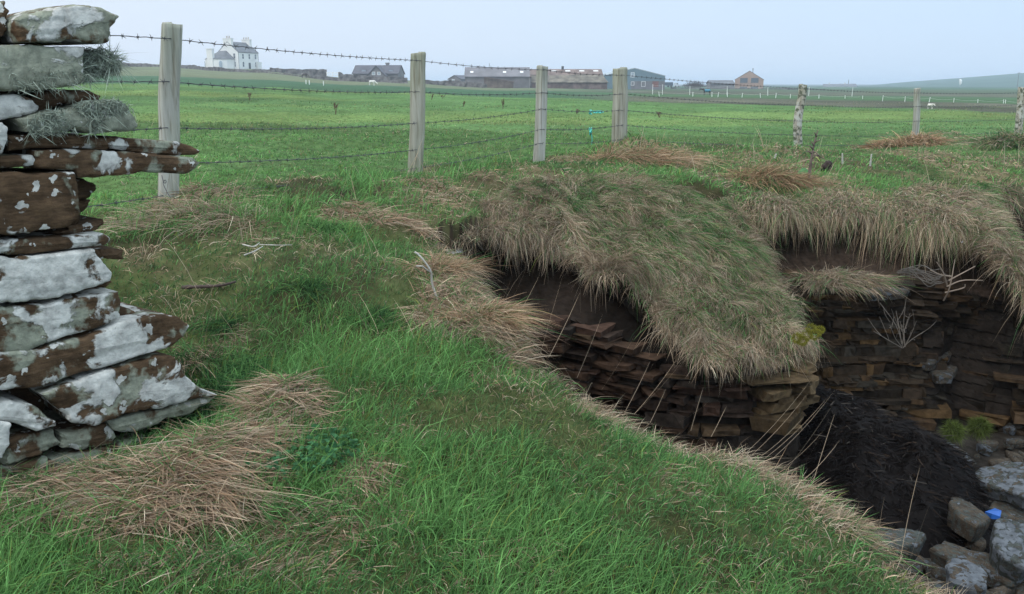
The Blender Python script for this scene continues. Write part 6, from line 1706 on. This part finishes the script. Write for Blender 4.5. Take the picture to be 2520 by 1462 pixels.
    for a, b in [((2000, 372), (2022, 388)), ((1999, 378), (1982, 372)), ((2003, 360), (1996, 348)), ((2005, 352), (2018, 345)), ((2000, 380), (2030, 392)), ((2009, 336), (2004, 326)), ((1997, 392), (2015, 380)), ((2001, 368), (1990, 358))]:
        mb.tube([at(*a, Y), at((a[0] + b[0]) / 2, (a[1] + b[1]) / 2 - 2, Y - .02), at(*b, Y - .03)], [.009, .006, .003], 5)
    tag(mb.build('dead_weed', plain('dead_weed_stem', (.13, .10, .085), .9, .5, 9), None, True, g), 'tall dark dead weed stem with broken side shoots at the brow', 'dead weed')
    g = hit(2028, 425); mb = MB().tube(catmull(np.array([g, at(2030, 415, g[1]), at(2040, 404, g[1]), at(2046, 400, g[1])]), 10), [.03, .04, .045, .04, .045, .04, .045, .035, .03, .02], 7)
    tag(mb.build('seed_head', plain('dead_seed_head', (.035, .025, .022), .95, .4, 30), None, False, g), 'dark rotten seed head leaning beside the dead weed stem', 'dead weed')
    g = hit(1975, 440); t = np.linspace(0, 1, 9); V, q = [], []
    for f in t:
        w = .030 * math.sin(max(.02, f) ** .7 * math.pi) + .002; c = np.array([g[0] - .06 + f * .11, g[1] - .05 - .02 * f, g[2] + .05 + .03 * math.sin(f * 3)])
        V += [c + [0, -.01, -w * .7], c + [0, 0, 0.006], c + [0, .02, w * .7]]
    for i in range(8): q += [(i * 3, i * 3 + 3, i * 3 + 4, i * 3 + 1), (i * 3 + 1, i * 3 + 4, i * 3 + 5, i * 3 + 2)]
    tag(mesh_np('dock_leaf', V, q, None, plain('dock_green', (.05, .15, .045), .5, .2, 20), None, None, True, None, g), 'broad bright green dock leaf left of the dead weed stem', 'leaf')
    # turquoise plastic caught on the wire
    mt = plain('turquoise_plastic', (.08, .48, .42), .35, .15, 12)
    def rag(c, w, h, seed, lab):
        gx, gz = np.meshgrid(np.linspace(-1, 1, 18), np.linspace(-1, 1, 14), indexing='ij'); r0 = 1 + .35 * fbm(gx * 2 + seed, gz * 2, oct=2, seed=seed)
        V = np.stack([c[0] + gx * w * r0, c[1] + .06 * fbm(gx * 2, gz * 2, oct=3, seed=seed + 2), c[2] + gz * h * r0 + .3 * h * fbm(gx * 3, gz * 2, oct=3, seed=seed + 4)], -1).reshape(-1, 3)
        o = mesh_np('plastic_rag', V, grid_quads(18, 14), None, mt, None, None, True, None, c); o.modifiers.new('thickness', 'SOLIDIFY').thickness = .004
        tag(o, lab, 'litter')
    Y = 10.0
    rag(at(1470, 276, Y), .055, .012, 3, 'crumpled turquoise plastic caught on the middle wire')
    rag(at(1453, 276, Y), .012, .018, 13, 'tiny scrap of turquoise plastic just left of the crumpled piece')
    rag(at(1453, 323, Y), .014, .035, 23, 'turquoise strip snagged on the wire below the crumpled piece')
    stick('twine', [at(1455, 330, Y), at(1457, 342, Y), at(1456, 356, Y)], .006, mt, 'end of turquoise twine hanging down to the grass', 'twine')
build_gully()

# ---------------------------------------------------------------- the hazy air over the fields
def build_haze():
    m = bpy.data.materials.new('haze_air'); m.use_nodes = True; nt = m.node_tree; nt.nodes.clear()
    out = nt.nodes.new('ShaderNodeOutputMaterial'); v = nt.nodes.new('ShaderNodeVolumePrincipled')
    v.inputs['Color'].default_value = (.75, .87, 1.0, 1); v.inputs['Density'].default_value = HAZE; v.inputs['Anisotropy'].default_value = .2
    nt.links.new(v.outputs[0], out.inputs['Volume'])
    x0, x1, y0, y1, z0, z1 = -8300, 8300, -1700, 8400, ZLOW - 1, 24
    o = MB().box(x0, x1, y0, y1, z0, z1).build('haze', m); o['kind'] = 'stuff'; o['label'] = 'thin blue haze over the far fields'
HAZE = .0006
ZLOW = -70
if HAZE: build_haze()
